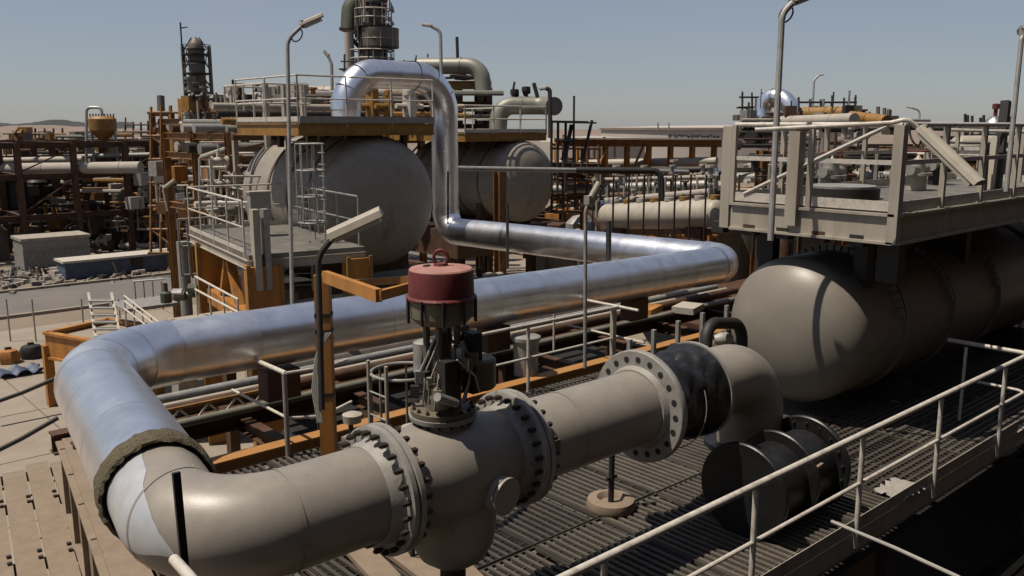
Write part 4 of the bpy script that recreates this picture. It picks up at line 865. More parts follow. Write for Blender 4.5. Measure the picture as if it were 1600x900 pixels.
p = at(781, 266, 33); MB().ibeam((p.x, p.y, -4), (p.x, p.y, p.z), .35, .35).build('column', 'ochre2', t)
solo(pipe('', [at(700, 263, 30), at(1075, 269, 34)], .09, 'greysteel'), 'thin horizontal pipe strung in front of the second drum, running right', 'pipe')
pipe('dark thin pipe with drop leg right of the second drum', [at(900, 266, 32), at(1032, 267, 32), at(1034, 310, 32)], .12, 'dark', .3)
for k, (u0_, v0_, u1_, v1_) in enumerate(((897, 150, 896, 262), (925, 188, 908, 262), (893, 195, 880, 262), (804, 128, 800, 150), (714, 58, 715, 90), (834, 130, 840, 152), (1170, 160, 1168, 200), (876, 150, 872, 155))):
    if k == 7: continue
    solo(MB().tube([at(u0_, v0_, 38), at(u1_, v1_, 38)], .05+.02*(k % 3), 6).build('scaffold_pole', 'dark'), ('tall thin black mast right of the far platform', 'slanting dark scaffold pole right of the thin mast', 'slanting dark scaffold pole left of the thin mast', 'short black stub on the grey pipe arch', 'thin grey mast above the green loop pipe', 'leaning thin rod above the grey pipe arch', 'thin black pole left of the scaffold behind the white platform')[k], 'pole')
t = thing('scaffold_stage', 'black scaffold boards jutting out right of the far platform', 'scaffold', at(890, 190, 38))
MB().bar(at(858, 190, 38), at(918, 191, 38), 1.0, .1).build('stage_board', 'dark', t); MB().bar(at(866, 220, 38), at(900, 218, 38), .6, .08).build('stage_board', 'dark', t)
MB().tube([at(880, 191, 38.3), at(932, 192, 38.3)], .04, 6).build('ledger', 'dark', t)
for u in (862, 872, 884): MB().tube([at(u, 191, 38.4), at(u-1, 300, 38.4)], .06, 6).build('standard', 'dark', t)
for k, (u, v) in enumerate(((804, 148), (822, 144))):
    t = thing('relief_valve', ('small black relief valve on the grey pipe arch, left one', 'small black relief valve on the grey pipe arch, right one')[k], 'valve', at(u, v, 41))
    MB().lathe(at(u, v+12, 41), (0, 0, 1), [(0, .1), (.35, .1), (.4, .22), (.6, .2), (.62, 0)], 10).build('body', 'dark', t)
    MB().tube([at(u-5, v+2, 41), at(u+6, v-2, 41)], .12, 8).build('outlet', 'dark', t)

# ------------------------------------------------------------------ towers
def tower(u, d, vbase, vtop, r0, r1, label, extra):
    p = at(u, vbase, d); zt = at(u, vtop, d).z; t = thing('process_column', label, 'column', (p.x, p.y, -4)); x_, y_, zb = p.x, p.y, p.z
    MB().lathe((x_, y_, -4), (0, 0, 1), [(0, r0), (zb+4, r0), (zb+4+(zt-zb)*.25, r1), (zt+4-r1*1.1, r1), (zt+4-r1*.5, r1*.8), (zt+4, r1*.35), (zt+4.2, 0)], 24).build('shell', 'tower', t)
    return t, x_, y_, zb, zt
t, x_, y_, zb, zt = tower(312, 80, 170, 62, .95, .72, 'slim dark distillation column with open steel frame at left', 0)
for s_ in (-1, 1): 
    q = _r*s_*1.2; MB().tube([(x_+q.x, y_+q.y, zb-1), (x_+q.x, y_+q.y, zt-.7)], .17, 6).build('frame_post', 'tower', t)
random.seed(6)
for k in range(22): a = random.uniform(0, 6.28); z = random.uniform(zb, zt-1.2); MB().tube([(x_+1.2*math.cos(a), y_+1.2*math.sin(a), z), (x_+1.2*math.cos(a+.3), y_+1.2*math.sin(a+.3), z+random.uniform(.4, 1.6))], .05, 5).build('fitting', random.choice(['dark', 'tower', 'ochre2']), t)
for k in range(4):
    z = zb-.3+(zt-zb)*.27*k; MB().lathe((x_, y_, z), (0, 0, 1), [(0, .7), (0, 1.3), (.12, 1.3), (.12, .7)], 16).build('ring_platform', 'dark', t)
    MB().tube([(x_+1.3*math.cos(a*math.pi/8), y_+1.3*math.sin(a*math.pi/8), z+.9) for a in range(17)], .03, 4, False).build('guard_rail', 'dark', t)
for k in range(5): MB().lathe((x_, y_, zb+.8+1.1*k), (0, 0, 1), [(0, .74), (0, .86), (.12, .86), (.12, .74)], 18).build('stiffening_ring', 'dark', t)
for k in range(4):
    for s_ in (-1, 1): a = _r*s_*1.15; z = zb+.3+1.6*k; MB().bar((x_+a.x, y_+a.y, z), (x_+a.x*.3, y_+a.y*.3, z+1.2), .09, .09).build('brace', 'dark', t)
q = -_r*1.25; MB().tube([(x_+q.x, y_+q.y, zb), (x_+q.x, y_+q.y, zt+1.4)], .07, 6).build('vent_pipe', 'dark', t); MB().tube([(x_+q.x, y_+q.y, zt+.9), (x_+q.x+.5, y_+q.y-.3, zt+1.0)], .06, 5).build('vent_arm', 'dark', t)
t, x_, y_, zb, zt = tower(582, 60, 108, -40, .80, .78, 'massive dusty column with round platforms rising out of the top of the picture', 0)
for v, rr, mm, uo in ((62, 1.3, 'tower', 22), (30, 1.25, 'tower', 6), (92, 1.5, 'dark', 0)):
    z = at(582, v+14, 60).z; q = _r*uo/1388*60*.55
    MB().lathe((x_+q.x, y_+q.y, z), (0, 0, 1), [(0, .9), (0, rr), (.15, rr), (.15, .9)], 20).build('ring_platform', 'dark', t)
    if uo == 22: MB().lathe((x_+q.x, y_+q.y, z+.1), (0, 0, 1), [(0, rr), (1.2, rr*1.04), (1.2, rr*1.0), (.1, rr*.96)], 20).build('basket_plate', 'tower', t)
    for zz in (.6, 1.15): MB().tube([(x_+q.x+rr*math.cos(a*math.pi/9), y_+q.y+rr*math.sin(a*math.pi/9), z+zz) for a in range(19)], .045, 4, False).build('guard_rail', 'beige', t)
    for k in range(9): a = k*2*math.pi/9; MB().tube([(x_+q.x+rr*math.cos(a), y_+q.y+rr*math.sin(a), z), (x_+q.x+rr*math.cos(a), y_+q.y+rr*math.sin(a), z+1.2)], .04, 4).build('rail_post', 'beige', t)
q = _r*-1.55
MB().tube([(x_+q.x, y_+q.y, zb-1), (x_+q.x, y_+q.y, at(0, 52, 60).z)], .34, 14).build('side_pipe', 'tank', t)
pth = fillet([at(546, 48, 60), at(548, 8, 60), at(575, -2, 60.5)], .8, 5); MB().tube(pth, .62, 14).build('green_vessel', 'green', t)
MB().tube([at(549, 60, 60), at(575, 88, 60)], .15, 8).build('strut', 'dark', t); MB().bar(at(533, 46, 60), at(562, 52, 60), 1.2, .2).build('green_platform', 'orange2', t)
random.seed(9)
for k in range(26):
    p = at(random.uniform(552, 618), random.uniform(-5, 100), 58.8+random.random()); MB().tube([p, p+Vector((0, 0, random.uniform(.4, 1.6)))+_r*random.uniform(-.4, .4)], random.uniform(.04, .12), 5).build('fitting', random.choice(['tower', 'dark', 'beige']), t)
for k in range(34):
    a = random.uniform(0, 6.28); rr = random.uniform(.85, 1.15); z = random.uniform(zb, 12.5); MB().tube([(x_+rr*math.cos(a), y_+rr*math.sin(a), z), (x_+rr*math.cos(a), y_+rr*math.sin(a), z+random.uniform(.8, 3))], random.uniform(.05, .14), 6).build('riser', random.choice(['dark', 'tower', 'beige', 'olive', 'green']), t)
for k in range(5): MB().lathe((x_, y_, zb+1.2+1.5*k), (0, 0, 1), [(0, .79), (0, .9), (.14, .9), (.14, .79)], 20).build('stiffening_ring', 'dark', t)
ladder(t, (x_+.4, y_-1.3, zb-1), (x_+.4, y_-1.3, 12.4), (1, -.4, 0), .6, 'beige', .04)
t = thing('windsock', 'small red windsock at the top of the massive column', 'windsock', at(600, 6, 59))
MB().tube([at(596, 12, 59), at(606, -4, 59)], .17, 8, True, .1).build('sock', 'red', t); MB().tube([at(594, 20, 59), at(596, 2, 59)], .03, 5).build('pole', 'dark', t)
# scaffold round the massive column's foot
def scaffold(label, u0, u1, v0, v1, d, dd, nu, nv, m='dark', r=.05, seed=1, group=None, jut=6):
    random.seed(seed); t = thing('scaffold', label, 'scaffold', at((u0+u1)/2, v1, d), group)
    for dz in (0, dd):
        for i in range(nu+1):
            u = u0+(u1-u0)*i/nu; MB().tube([at(u, v1, d+dz), at(u+random.uniform(-1, 1), v0-random.uniform(0, jut*2), d+dz)], r, 5).build('standard', m, t)
        for j in range(nv+1):
            v = v0+(v1-v0)*j/nv; a = at(u0-random.uniform(0, jut), v, d+dz); b_ = at(u1+random.uniform(0, jut), v, d+dz); b_.z = a.z; MB().tube([a, b_], r, 5).build('ledger', m, t)
    for j in range(nv):
        v = v0+(v1-v0)*(j+.5)/nv; a = at(u0, v0+(v1-v0)*j/nv, d); b_ = at(u1, v0+(v1-v0)*(j+1)/nv, d)
        if j % 2: MB().tube([a, b_], r*.8, 5).build('brace', m, t)
    v = v0+(v1-v0)/nv; a = at(u0, v, d+dd/2); b_ = at(u1, v, d+dd/2); b_.z = a.z; MB().bar(a, b_, dd, .08).build('board', 'orange2' if m != 'dark' else 'dark', t)
    return t
scaffold('black scaffold tubes around the foot of the massive column', 538, 668, 96, 140, 58, 4, 7, 3, seed=2)
scaffold('dark scaffold in front of the silver bend behind the white platform', 1160, 1205, 152, 215, 44, 2.5, 3, 4, seed=3)
scaffold('brown scaffold tower left of the big brown rack', 236, 282, 176, 395, 48, 3, 3, 6, 'ochre2', .08, seed=5)
scaffold('rusty scaffold bay left of the yellow hopper', 28, 98, 210, 262, 75, 4, 5, 3, 'orange2', .09, seed=6)
scaffold('dark scaffold bay between yellow hopper and stub stack', 196, 232, 195, 262, 70, 4, 3, 3, 'orange2', .07, seed=7)
scaffold('thin black scaffold above the equipment right of the second drum', 862, 935, 232, 330, 42, 4, 4, 4, 'orange2', .07, seed=8)

# ------------------------------------------------------------------ left background
rack('pipe_rack', 'long dark brown pipe rack along the far side of the yard at left', 7, 26, 6, 60, 74, 3, -4, (-1.2, 1.3, 3.2), 'orange2', sz=.35)
wl = thing('dark_equipment', 'dark packed equipment bay inside the long brown rack at left', 'equipment', (16, 66, -4))
random.seed(12)
for k in range(70):
    x_, y_ = random.uniform(6.5, 28), random.uniform(61, 72); s_ = random.uniform(.5, 1.8); z = random.choice([-4, -4, -1.1])
    if k % 3: MB().lathe((x_, y_, z), (0, 0, 1), [(0, s_*.5), (s_*1.2, s_*.5), (s_*1.5, s_*.2), (s_*1.5, 0)], 10).build('drum', random.choice(['dark', 'orange2', 'dark', 'tower', 'greenpipe']), wl)
    else: MB().box((x_, y_, z+s_*.6), (s_*1.6, s_, s_*1.2)).build('cabinet', random.choice(['dark', 'orange2', 'dark', 'olive']), wl)
MB().box((18, 75, -1), (34, .3, 6)).build('back_wall', 'dark', wl)
for k, (u0_, u1_, v, d, rr, mm, lb) in enumerate(((-20, 220, 263, 56, .37, 'tile', 'thick pale pipe on top of the long brown rack at left'), (-20, 130, 250, 58, .2, 'beige', 'thinner beige pipe behind the thick pale pipe at left'), (120, 235, 243, 60, .15, 'greysteel', 'thin grey pipe behind the right end of the thick pale pipe'), (-20, 90, 225, 70, .2, 'beige', 'far pale pipe at the left edge above the thick pipe'))):
    pipe(lb, [at(u0_, v+1.5, d+1), at(u1_, v-1.5, d-1)], rr, mm)
random.seed(33)
for nm, lb, u0_, u1_, v0_, v1_, d0_, d1_, n_ in (('pipe_clutter', 'brown and grey jumble of small pipes and risers above the thick pale pipe at left', -10, 240, 206, 256, 62, 78, 150), ('pipe_clutter', 'dark jumble of pipes and fittings under the thick pale pipe at left', -10, 235, 276, 385, 57, 60.5, 150),
        ('pipe_clutter', 'dense jumble of pipes between the slim column and the pale access frame', 282, 400, 148, 262, 40, 47, 170), ('pipe_clutter', 'dark jumble of pipes low behind the railed landing', 240, 420, 262, 330, 37, 42, 110), ('pipe_clutter', 'jumble of small pipes behind the rails of the drum platform', 400, 690, 142, 186, 38, 46, 130)):
    t = thing(nm, lb, 'pipes', at((u0_+u1_)/2, v1_, d0_))
    for k in range(n_):
        p = at(random.uniform(u0_, u1_), random.uniform(v0_, v1_), random.uniform(d0_, d1_)); s_ = random.uniform(.06, .24); mm = random.choice(['orange2', 'ochre2', 'dark', 'tower', 'greysteel', 'beige', 'ochre2', 'greenpipe', 'yellow', 'orange', 'tile'])
        if v0_ > 270 and mm in ('beige', 'orange'): mm = 'dark'
        q = k % 4
        if q == 0: MB().tube([p, p-Vector((0, 0, random.uniform(.6, 2.4)))], s_*.5, 6).build('riser', mm, t)
        elif q == 1: MB().tube([p, p+_r*random.uniform(.8, 4)], s_*.7, 7).build('branch', mm, t)
        elif q == 2: MB().box((p.x, p.y, p.z), (s_*5, s_*3, s_*4), random.random()).build('box', mm, t)
        else: MB().lathe(p, random.choice([_r, Vector((0, 0, 1))]), [(0, 0), (0, s_*1.3), (s_*.5, s_*1.3), (s_*.5, s_*.7), (s_*2, s_*.7), (s_*2, s_*1.3), (s_*2.5, s_*1.3), (s_*2.5, 0)], 9).build('fitting', mm, t)
t = thing('yellow_hopper', 'ochre yellow hopper tank with conical bottom and goose neck pipe at left', 'tank', at(162, 215, 60))
p = at(162, 214, 60); q = at(162, 186, 60)
MB().lathe((p.x, p.y, p.z), (0, 0, 1), [(-.25, .25), (.25, .7), (.45, .88), (q.z-p.z, .9), (q.z-p.z+.18, .7), (q.z-p.z+.22, 0)], 24).build('shell', 'yellow', t)
for s_ in (-1, 1): a = p+_r*s_*.8; MB().tube([(a.x, a.y, -4), (a.x, a.y, p.z+.7)], .1, 6).build('leg', 'greysteel', t)
MB().tube(fillet([at(135, 255, 60), at(135, 168, 60), at(158, 168, 60), at(160, 182, 60)], .3, 4), .1, 8).build('goose_neck', 'greysteel', t)
for k in range(9): a = p+_r*(-.8+.2*k); MB().tube([(a.x, a.y, q.z), (a.x, a.y, q.z+.35)], .05, 5).build('top_fitting', 'dark', t)
t = thing('stub_stack', 'short dark stack on an orange cube frame at left', 'stack', at(252, 205, 52))
p = at(252, 178, 52); MB().tube([p, at(251, 150, 52)], .22, 12).build('stack', 'tower', t)
for u in (237, 267): a = at(u, 175, 52); MB().ibeam((a.x, a.y, -4), (a.x, a.y, a.z), .3, .3).build('column', 'orange2', t)
a, b_ = at(237, 178, 52), at(267, 178, 52); MB().ibeam(a, b_, .3, .3).build('beam', 'orange', t); a, b_ = at(237, 203, 52), at(267, 203, 52); MB().ibeam(a, b_, .3, .3).build('beam', 'orange', t)
MB().bar(at(240, 203, 51.8), at(252, 182, 51.8), .1, .1).build('brace', 'white', t); MB().bar(at(264, 203, 51.8), at(252, 182, 51.8), .1, .1).build('brace', 'white', t)
t = thing('container', 'long dusty grey site container standing in front of the brown rack at left', 'container', at(84, 415, 51))
c = at(84, 415, 52); cx, cy = c.x, c.y
MB().box((cx, cy, -3.1), (3.6, 2.2, 1.7), .0).build('body', 'greysteel', t); MB().box((cx, cy, -2.2), (3.75, 2.35, .16)).build('roof', 'beige', t)
MB().box((cx, cy-1.12, -2.75), (3.6, .05, .06)).build('rib', 'beige', t)
for k in range(12): MB().box((cx-1.65+.3*k, cy-1.12, -3.35), (.06, .06, 1.1)).build('rib', 'greysteel', t)
t = thing('blue_trough', 'long low blue sided trough with white top edge beside the road', 'trough', at(200, 400, 50))
c = at(205, 398, 50); MB().box((c.x, c.y, -3.5), (7.5, 1.6, .9), -.0).build('side', 'blue', t); MB().box((c.x, c.y, -3.02), (7.7, 1.75, .12)).build('rim', 'white', t)
MB().box((c.x, c.y-.88, -3.4), (.6, .06, .5)).build('hatch', 'dark', t)
# rubble heap (stuff) and stones
random.seed(14); b = MB()
for k in range(900):
    x_ = random.uniform(5, 24); y_ = random.gauss(52.5, 1.7); s_ = random.uniform(.06, .32)*(1.6 if random.random() < .07 else 1); z = -4+s_*.3
    b.box((x_, y_, z), (s_*random.uniform(.7, 2), s_*random.uniform(.7, 1.6), s_*random.uniform(.5, 1.1)), random.uniform(0, 3), random.uniform(.5, .9))
o = b.build('rubble', 'rubble'); o['kind'] = 'stuff'
b = MB()
for k in range(500):
    x_ = random.uniform(5, 24); y_ = random.gauss(53.5, 2); s_ = random.uniform(.1, .3); b.box((x_, y_, -4+s_*.3), (s_*1.6, s_, s_*.7), random.uniform(0, 3), .7)
o = b.build('dark_scrap', 'dark'); o['kind'] = 'stuff'
for k in range(9):
    x_, y_ = 6.5+1.8*k, random.uniform(50.3, 54); h_ = random.uniform(.5, 1.1)
    t = thing('scrap_bundle', ORD[k]+' knee high bundle of scrap steel among the rubble, from left', 'scrap', (x_, y_, -4), 'scrap bundles beyond the road')
    for q in range(5): MB().bar((x_+.2*q, y_, -4), (x_+.2*q+random.uniform(-.4, .4), y_+random.uniform(-.3, .3), -4+h_), .08, .08).build('bar', random.choice(['beige', 'orange2', 'greysteel']), t)
for k, u in enumerate((52, 129, 187, 300, 12)):      # fence posts along the near road side
    d = 36-k*.0; p = at(u, 490, 33.5)
    t = thing('fence_post', ('second', 'third', 'fourth', 'fifth', 'first')[k]+' from left of the thin fence posts beside the near road kerb', 'post', (p.x, p.y, -4), 'fence posts along the road')
    MB().tube([(p.x, p.y, -4), (p.x, p.y, -2.3)], .03, 6).build('post', 'greysteel', t)
# orange frame tray in front left
t = thing('steel_tray', 'ochre steel u shaped tray frame with pale slab inside, left of the pipe elbow', 'tray', at(130, 560, 25))
c = at(158, 518, 26.0); MB().box((c.x, c.y, c.z-.12), (2.0, 2.0, .1), .35).build('slab', 'concrete', t)
rx = Vector((math.cos(.35), math.sin(.35), 0)); ry = Vector((-math.sin(.35), math.cos(.35), 0)); c2 = Vector((c.x, c.y, c.z-.3))
for a, b_ in ((c2-rx*1.05-ry*1.05, c2-rx*1.05+ry*1.05), (c2-rx*1.05-ry*1.05, c2+rx*1.05-ry*1.05), (c2+rx*1.05-ry*1.05, c2+rx*1.05+ry*1.05), (c2-rx*1.05+ry*1.05, c2+rx*1.05+ry*1.05)):
    MB().ibeam(a, b_, .2, .8).build('side_beam', 'orange', t)
for a in (c2-rx*1.05-ry*1.05, c2-rx*1.05+ry*1.05, c2+rx*1.05-ry*1.05, c2+rx*1.05+ry*1.05): MB().box((a.x, a.y, (c2.z-4)/2), (.25, .25, c2.z+4)).build('leg', 'orange', t)
MB().bar(c2+ry*.3-rx*.9+Vector((0, 0, .12)), c2+ry*.9+rx*.7+Vector((0, 0, .12)), .12, .08).build('timber', 'board', t)
# stair with white rails
t = thing('stair', 'small pale steel stair with white hand rails behind the ochre tray', 'stair', at(160, 530, 27))
for s_ in (0, 1):
    a, b_ = at(138+36*s_, 458, 25.5), at(150+38*s_, 530, 24.5); MB().bar(a, b_, .07, .07).build('stringer', 'white', t)
for k in range(6): MB().bar(at(141+2*k, 470+11*k, 25.3-.15*k), at(177+2*k, 470+11*k, 25.3-.15*k), .25, .04).build('tread', 'greysteel', t)
a = at(190, 530, 24.5)
for s_ in (0, 8, 20):
    MB().tube([at(194, 462+s_, 25), at(250, 505+s_, 23.5)], .025, 6).build('hand_rail', 'white', t)
for k in range(5): p = at(194+14*k, 462+10.7*k, 25-.37*k); MB().tube([p, p-Vector((0, 0, .9))], .022, 6).build('rail_post', 'white', t)
for k in range(4): p = at(210+14*k, 440, 28); MB().tube([p, p-Vector((0, 0, .9))], .022, 6).build('rail_post', 'greysteel', t)
MB().tube([at(208, 440, 28), at(256, 436, 28)], .03, 6).build('hand_rail', 'greysteel', t)
MB().box(at(225, 475, 27), (1.6, 1.4, .1)).build('landing', 'greysteel', t)
t = thing('pump_skid', 'dark small pump skid with green pipes under the left end of the railed landing', 'pump', at(285, 470, 23))
c = at(280, 480, 22.5)
for k in range(8): MB().lathe(c+_r*random.uniform(-.5, .4)+Vector((0, 0, random.uniform(-.8, .9))), random.choice([_r, Vector((0, 0, 1))]), [(0, .06), (0, .14), (.25, .14), (.3, .06), (.5, .06)], 10).build('pump_part', random.choice(['green', 'dark', 'greysteel']), t)
MB().box((c.x, c.y, -2.6), (.5, .5, 2.8)).build('pedestal', 'greysteel', t)
# heap of workers' items on the slab
t = thing('tarpaulin', 'crumpled blue grey tarpaulin lying on the concrete at the left edge', 'tarpaulin', at(30, 588, 24.9))
tt = 8.2/(-(_f+_r*((30-800)/FPX)+_u*(-(585-450)/FPX)).z); p = at(30, 585, tt); b = MB(); n = 12; random.seed(2)
for i in range(n):
    for j in range(n): b.v.append((p.x+(i/(n-1)-.5)*1.3+.06*math.sin(j), p.y+(j/(n-1)-.5)*1.0, -3.95+.22*abs(math.sin(i*.7+.5)*math.cos(j*.55))*random.uniform(.7, 1.1)))
b.f = [(i*n+j, (i+1)*n+j, (i+1)*n+j+1, i*n+j+1) for i in range(n-1) for j in range(n-1)]; b.build('sheet', 'blue', t)
for k, (u, v, mm, lb) in enumerate(((15, 568, 'orange', 'rusty orange box on the concrete at the left edge'), (50, 560, 'dark', 'dark bag beside the rusty box on the concrete'))):
    tt = 8.2/(-(_f+_r*((u-800)/FPX)+_u*(-(v-450)/FPX)).z); p = at(u, v, tt); t = thing('box' if k == 0 else 'bag', lb, 'box' if k == 0 else 'bag', (p.x, p.y, -4))
    MB().lathe((p.x, p.y, -3.98), (0, 0, 1), [(0, .35), (.3, .38), (.45, .3), (.5, .1), (.5, 0)], 6 if k == 0 else 14).build('body', mm, t); MB().box((p.x, p.y, -3.45), (.2, .12, .08)).build('handle', 'dark', t)

# ------------------------------------------------------------------ centre left heap of pipes on racks (300-520, 130-260)
t = rack('pipe_rack', 'tall brown rack carrying many dusty pipes, behind the platform frame', 18.5, 29, 5, 40, 50, 3, -4, (1.5, 3.6, 4.6), 'ochre2', sz=.32)
random.seed(41); cols = ['greenpipe', 'beige', 'yellow', 'dark', 'greysteel', 'orange', 'tile', 'greenpipe']
desc = ['fat', 'thin', 'short', 'long', 'dusty', 'slender', 'low', 'high']
k = 0
for (u0_, u1_, v, d, rr, mm, lb) in ((283, 345, 195, 46, .22, 'greenpipe', 'grey green pipe end left of the slim column foot'), (300, 470, 182, 46, .28, 'beige', 'thick beige pipe in front of the slim column foot'), (330, 480, 172, 48, .18, 'dark', 'black pipe above the thick beige pipe'), (325, 395, 168, 47, .42, 'orange', 'stubby orange pipe end glowing in the sun'), (342, 402, 153, 50, .25, 'tile', 'pale green pipe under the dark dome'), (360, 540, 190, 44, .2, 'orange2', 'brown pipe just behind the access frame'), (300, 400, 206, 43, .15, 'greysteel', 'galvanised conduit on the brown rack edge'), (290, 540, 214, 42, .12, 'dark', 'thin black conduit low on the brown rack'), (440, 540, 150, 50, .3, 'greenpipe', 'dusty pipe behind the left leg of the silver arch'), (430, 545, 165, 47, .25, 'beige', 'beige pipe behind the left leg of the silver arch'), (470, 690, 158, 50, .35, 'yellow', 'ochre pipe seen through the silver arch'), (470, 690, 146, 52, .45, 'beige', 'fat beige pipe seen through the silver arch'), (480, 680, 172, 48, .25, 'orange2', 'brown pipe seen through the silver arch')):
    pipe(lb, [at(u0_, v+.5, d), at(u1_, v-.5, d-.5)], rr, mm)
t = thing('domed_tank', 'dark round dome top of a tank right of the slim column', 'tank', at(365, 150, 60))
c = at(365, 150, 60); MB().lathe((c.x, c.y, -4), (0, 0, 1), [(0, .75), (c.z+4, .75), (c.z+4.35, .62), (c.z+4.6, .35), (c.z+4.7, 0)], 20).build('shell', 'tower', t); MB().tube([(c.x, c.y, c.z+.5), (c.x, c.y, c.z+1.1)], .08, 6).build('vent', 'dark', t)
t = thing('flange_bank', 'bank of small dusty valves and fittings above the tall brown rack', 'valves', at(400, 190, 45))
for k in range(70):
    p = at(random.uniform(285, 470), random.uniform(140, 210), random.uniform(40, 44)); s_ = random.uniform(.1, .26)
    if k % 2: MB().lathe(p, random.choice([_r, Vector((0, 0, 1)), _f]), [(0, 0), (0, s_), (s_*.5, s_), (s_*.5, s_*.5), (s_*2, s_*.5), (s_*2, s_), (s_*2.5, s_), (s_*2.5, 0)], 10).build('fitting', random.choice(cols+['dark', 'orange2']), t)
    else: MB().tube([p, p-Vector((0, 0, random.uniform(.5, 2)))], s_*.3, 5).build('riser', random.choice(cols), t)

# ------------------------------------------------------------------ orange rack in the centre background, tank, etc.
t = thing('orange_frame', 'long orange steel frame running right towards the white platform', 'frame', at(1000, 225, 45))
for k in range(7):
    u = 912+34*k; p = at(u, 226, 45-.3*k); MB().ibeam((p.x, p.y, -4 if k % 2 == 0 else p.z-2.1), (p.x, p.y, p.z), .22, .22).build('column', 'orange', t)
a, b_ = at(868, 222, 45.3), at(1128, 222, 43); a.z = b_.z = 3.35; MB().ibeam(a, b_, .3, .35).build('top_beam', 'orange', t); MB().bar(a+Vector((0, 0, .22)), b_+Vector((0, 0, .22)), .9, .06).build('cable_tray', 'greenpipe', t)
a, b_ = at(868, 222, 45.3), at(1128, 222, 43); a.z = b_.z = 1.7; MB().ibeam(a, b_, .25, .3).build('lower_beam', 'orange', t)
for (u0_, u1_) in ((990, 1005), (1003, 1014), (1068, 1085), (935, 950)): MB().bar(at(u0_, 262, 44.5), at(u1_, 228, 44.5), .1, .1).build('brace', 'orange', t)
t = thing('storage_tank', 'huge pale storage tank with dark roof edge and small black lettering on the horizon', 'tank', (135, 84, -4))
c = at(1130, 215, 190); TR = 26.5; tz = at(1130, 203.5, 190-TR).z
MB().lathe((c.x, c.y, -4), (0, 0, 1), [(0, TR), (tz+4, TR), (tz+4.0, TR+.35), (tz+4.5, TR+.35), (tz+4.45, TR), (tz+4.8, TR*.5), (tz+4.95, 0)], 96).build('shell', 'tank', t)
MB().lathe((c.x, c.y, tz), (0, 0, 1), [(0, TR+.36), (.4, TR+.38), (.4, TR+.3)], 96).build('roof_edge', 'tankdark', t)
random.seed(17); dirc = Vector((-c.x, -c.y, 0)).normalized(); b = MB()
def tanksurf(ang, z): 
    q = Matrix.Rotation(ang, 3, 'Z') @ dirc; return Vector((c.x, c.y, 0))+q*(TR+.06)+Vector((0, 0, z))
aa = -.40
while aa < -.03:                                        # weathered illegible lettering strokes
    w_ = random.uniform(.008, .018); z = tz-1.15+random.uniform(-.12, .12)
    for q in range(2): b.bar(tanksurf(aa, z+q*random.uniform(-.3, .3)), tanksurf(aa+w_, z+random.uniform(-.25, .25)), .05, random.uniform(.12, .3))
    aa += w_+random.uniform(.003, .012)
for v_ in b.v: pass
b.build('lettering', 'ink', t)
for u in (1028, 1045): MB().tube([at(u, 205, 165), at(u, 192, 165)], .15, 5).build('roof_vent', 'tankdark', t)
c = at(925, 235, 150); t = thing('storage_tank', 'smaller pale storage tank left of the huge one, behind the orange frame', 'tank', (c.x, c.y, -4))
MB().lathe((c.x, c.y, -4), (0, 0, 1), [(0, 9), (5.6, 9), (6.1, 8.6), (6.6, 0)], 48).build('shell', 'tile', t)
for k, (u, v, w_, h_, d) in enumerate(((1035, 262, 12, 3.2, 75), (975, 300, 7, 2.6, 60), (1075, 290, 8, 3, 56))):
    c = at(u, v, d); t = thing('shed', ('long pale flat shed behind the orange frame', 'small pale cabin below the orange frame at its left', 'pale block shed below the orange frame at its right')[k], 'shed', (c.x, c.y, -4))
    MB().box((c.x, c.y, -4+h_/2), (w_, 4, h_), -.8).build('wall', 'tile', t); MB().box((c.x, c.y, -4+h_+.08), (w_+.3, 4.3, .16), -.8).build('roof', 'beige', t)
    q = Vector((c.x, c.y, 0))-Vector((_f.x, _f.y, 0)).normalized()*2.6; MB().box((q.x, q.y, -3), (1, .5, 1.9), -.8).build('door', 'dark', t)
rack('pipe_rack', 'low brown pipe rack in the haze right of the second grey drum', 37, 56, 6, 40, 47, 2, -4, (-1.8, 0), 'orange2', sz=.35)
rack('pipe_rack', 'second orange pipe rack below the orange frame, seen between the slim lamp and the platform', 33, 47, 5, 23.5, 27.5, 1, -4, (-.8, .9), 'orange', sz=.26)
random.seed(91)
t = thing('process_equipment', 'dense group of small vessels and cabinets between second drum and white platform', 'equipment', (38, 34, -4))
for k in range(60):
    p = at(random.uniform(850, 1125), 300, random.uniform(40, 62)); s_ = random.uniform(.5, 1.5)
    if k % 2: MB().lathe((p.x, p.y, -4), (0, 0, 1), [(0, s_*.6), (1.2+s_, s_*.6), (1.6+s_, s_*.3), (1.7+s_, 0)], 12).build('drum', random.choice(['tile', 'beige', 'tower', 'orange2', 'greysteel']), t)
    else: MB().box((p.x, p.y, -3), (s_*2.2, s_, 1.4+s_*1.4), random.random()).build('cabinet', random.choice(['dark', 'orange2', 'tile', 'beige', 'orange']), t)
scaffold('orange lattice bay between the second drum and the orange frame', 868, 935, 225, 330, 47, 3, 4, 3, 'orange', .12, seed=22)
scaffold('rusty tube lattice left of the huge tank, behind the thin mast', 880, 960, 222, 300, 58, 3, 5, 3, 'orange2', .1, seed=23)
for k in range(6): pipe(('first', 'second', 'third', 'fourth', 'fifth', 'sixth')[k]+' pipe from the bottom crossing the gap between second drum and white platform', [at(862, 322-13*k, 43+k), at(1120, 312-12*k, 38+k)], .1+.06*(k % 3), ('beige', 'orange2', 'greysteel', 'tile', 'dark', 'beige')[k])
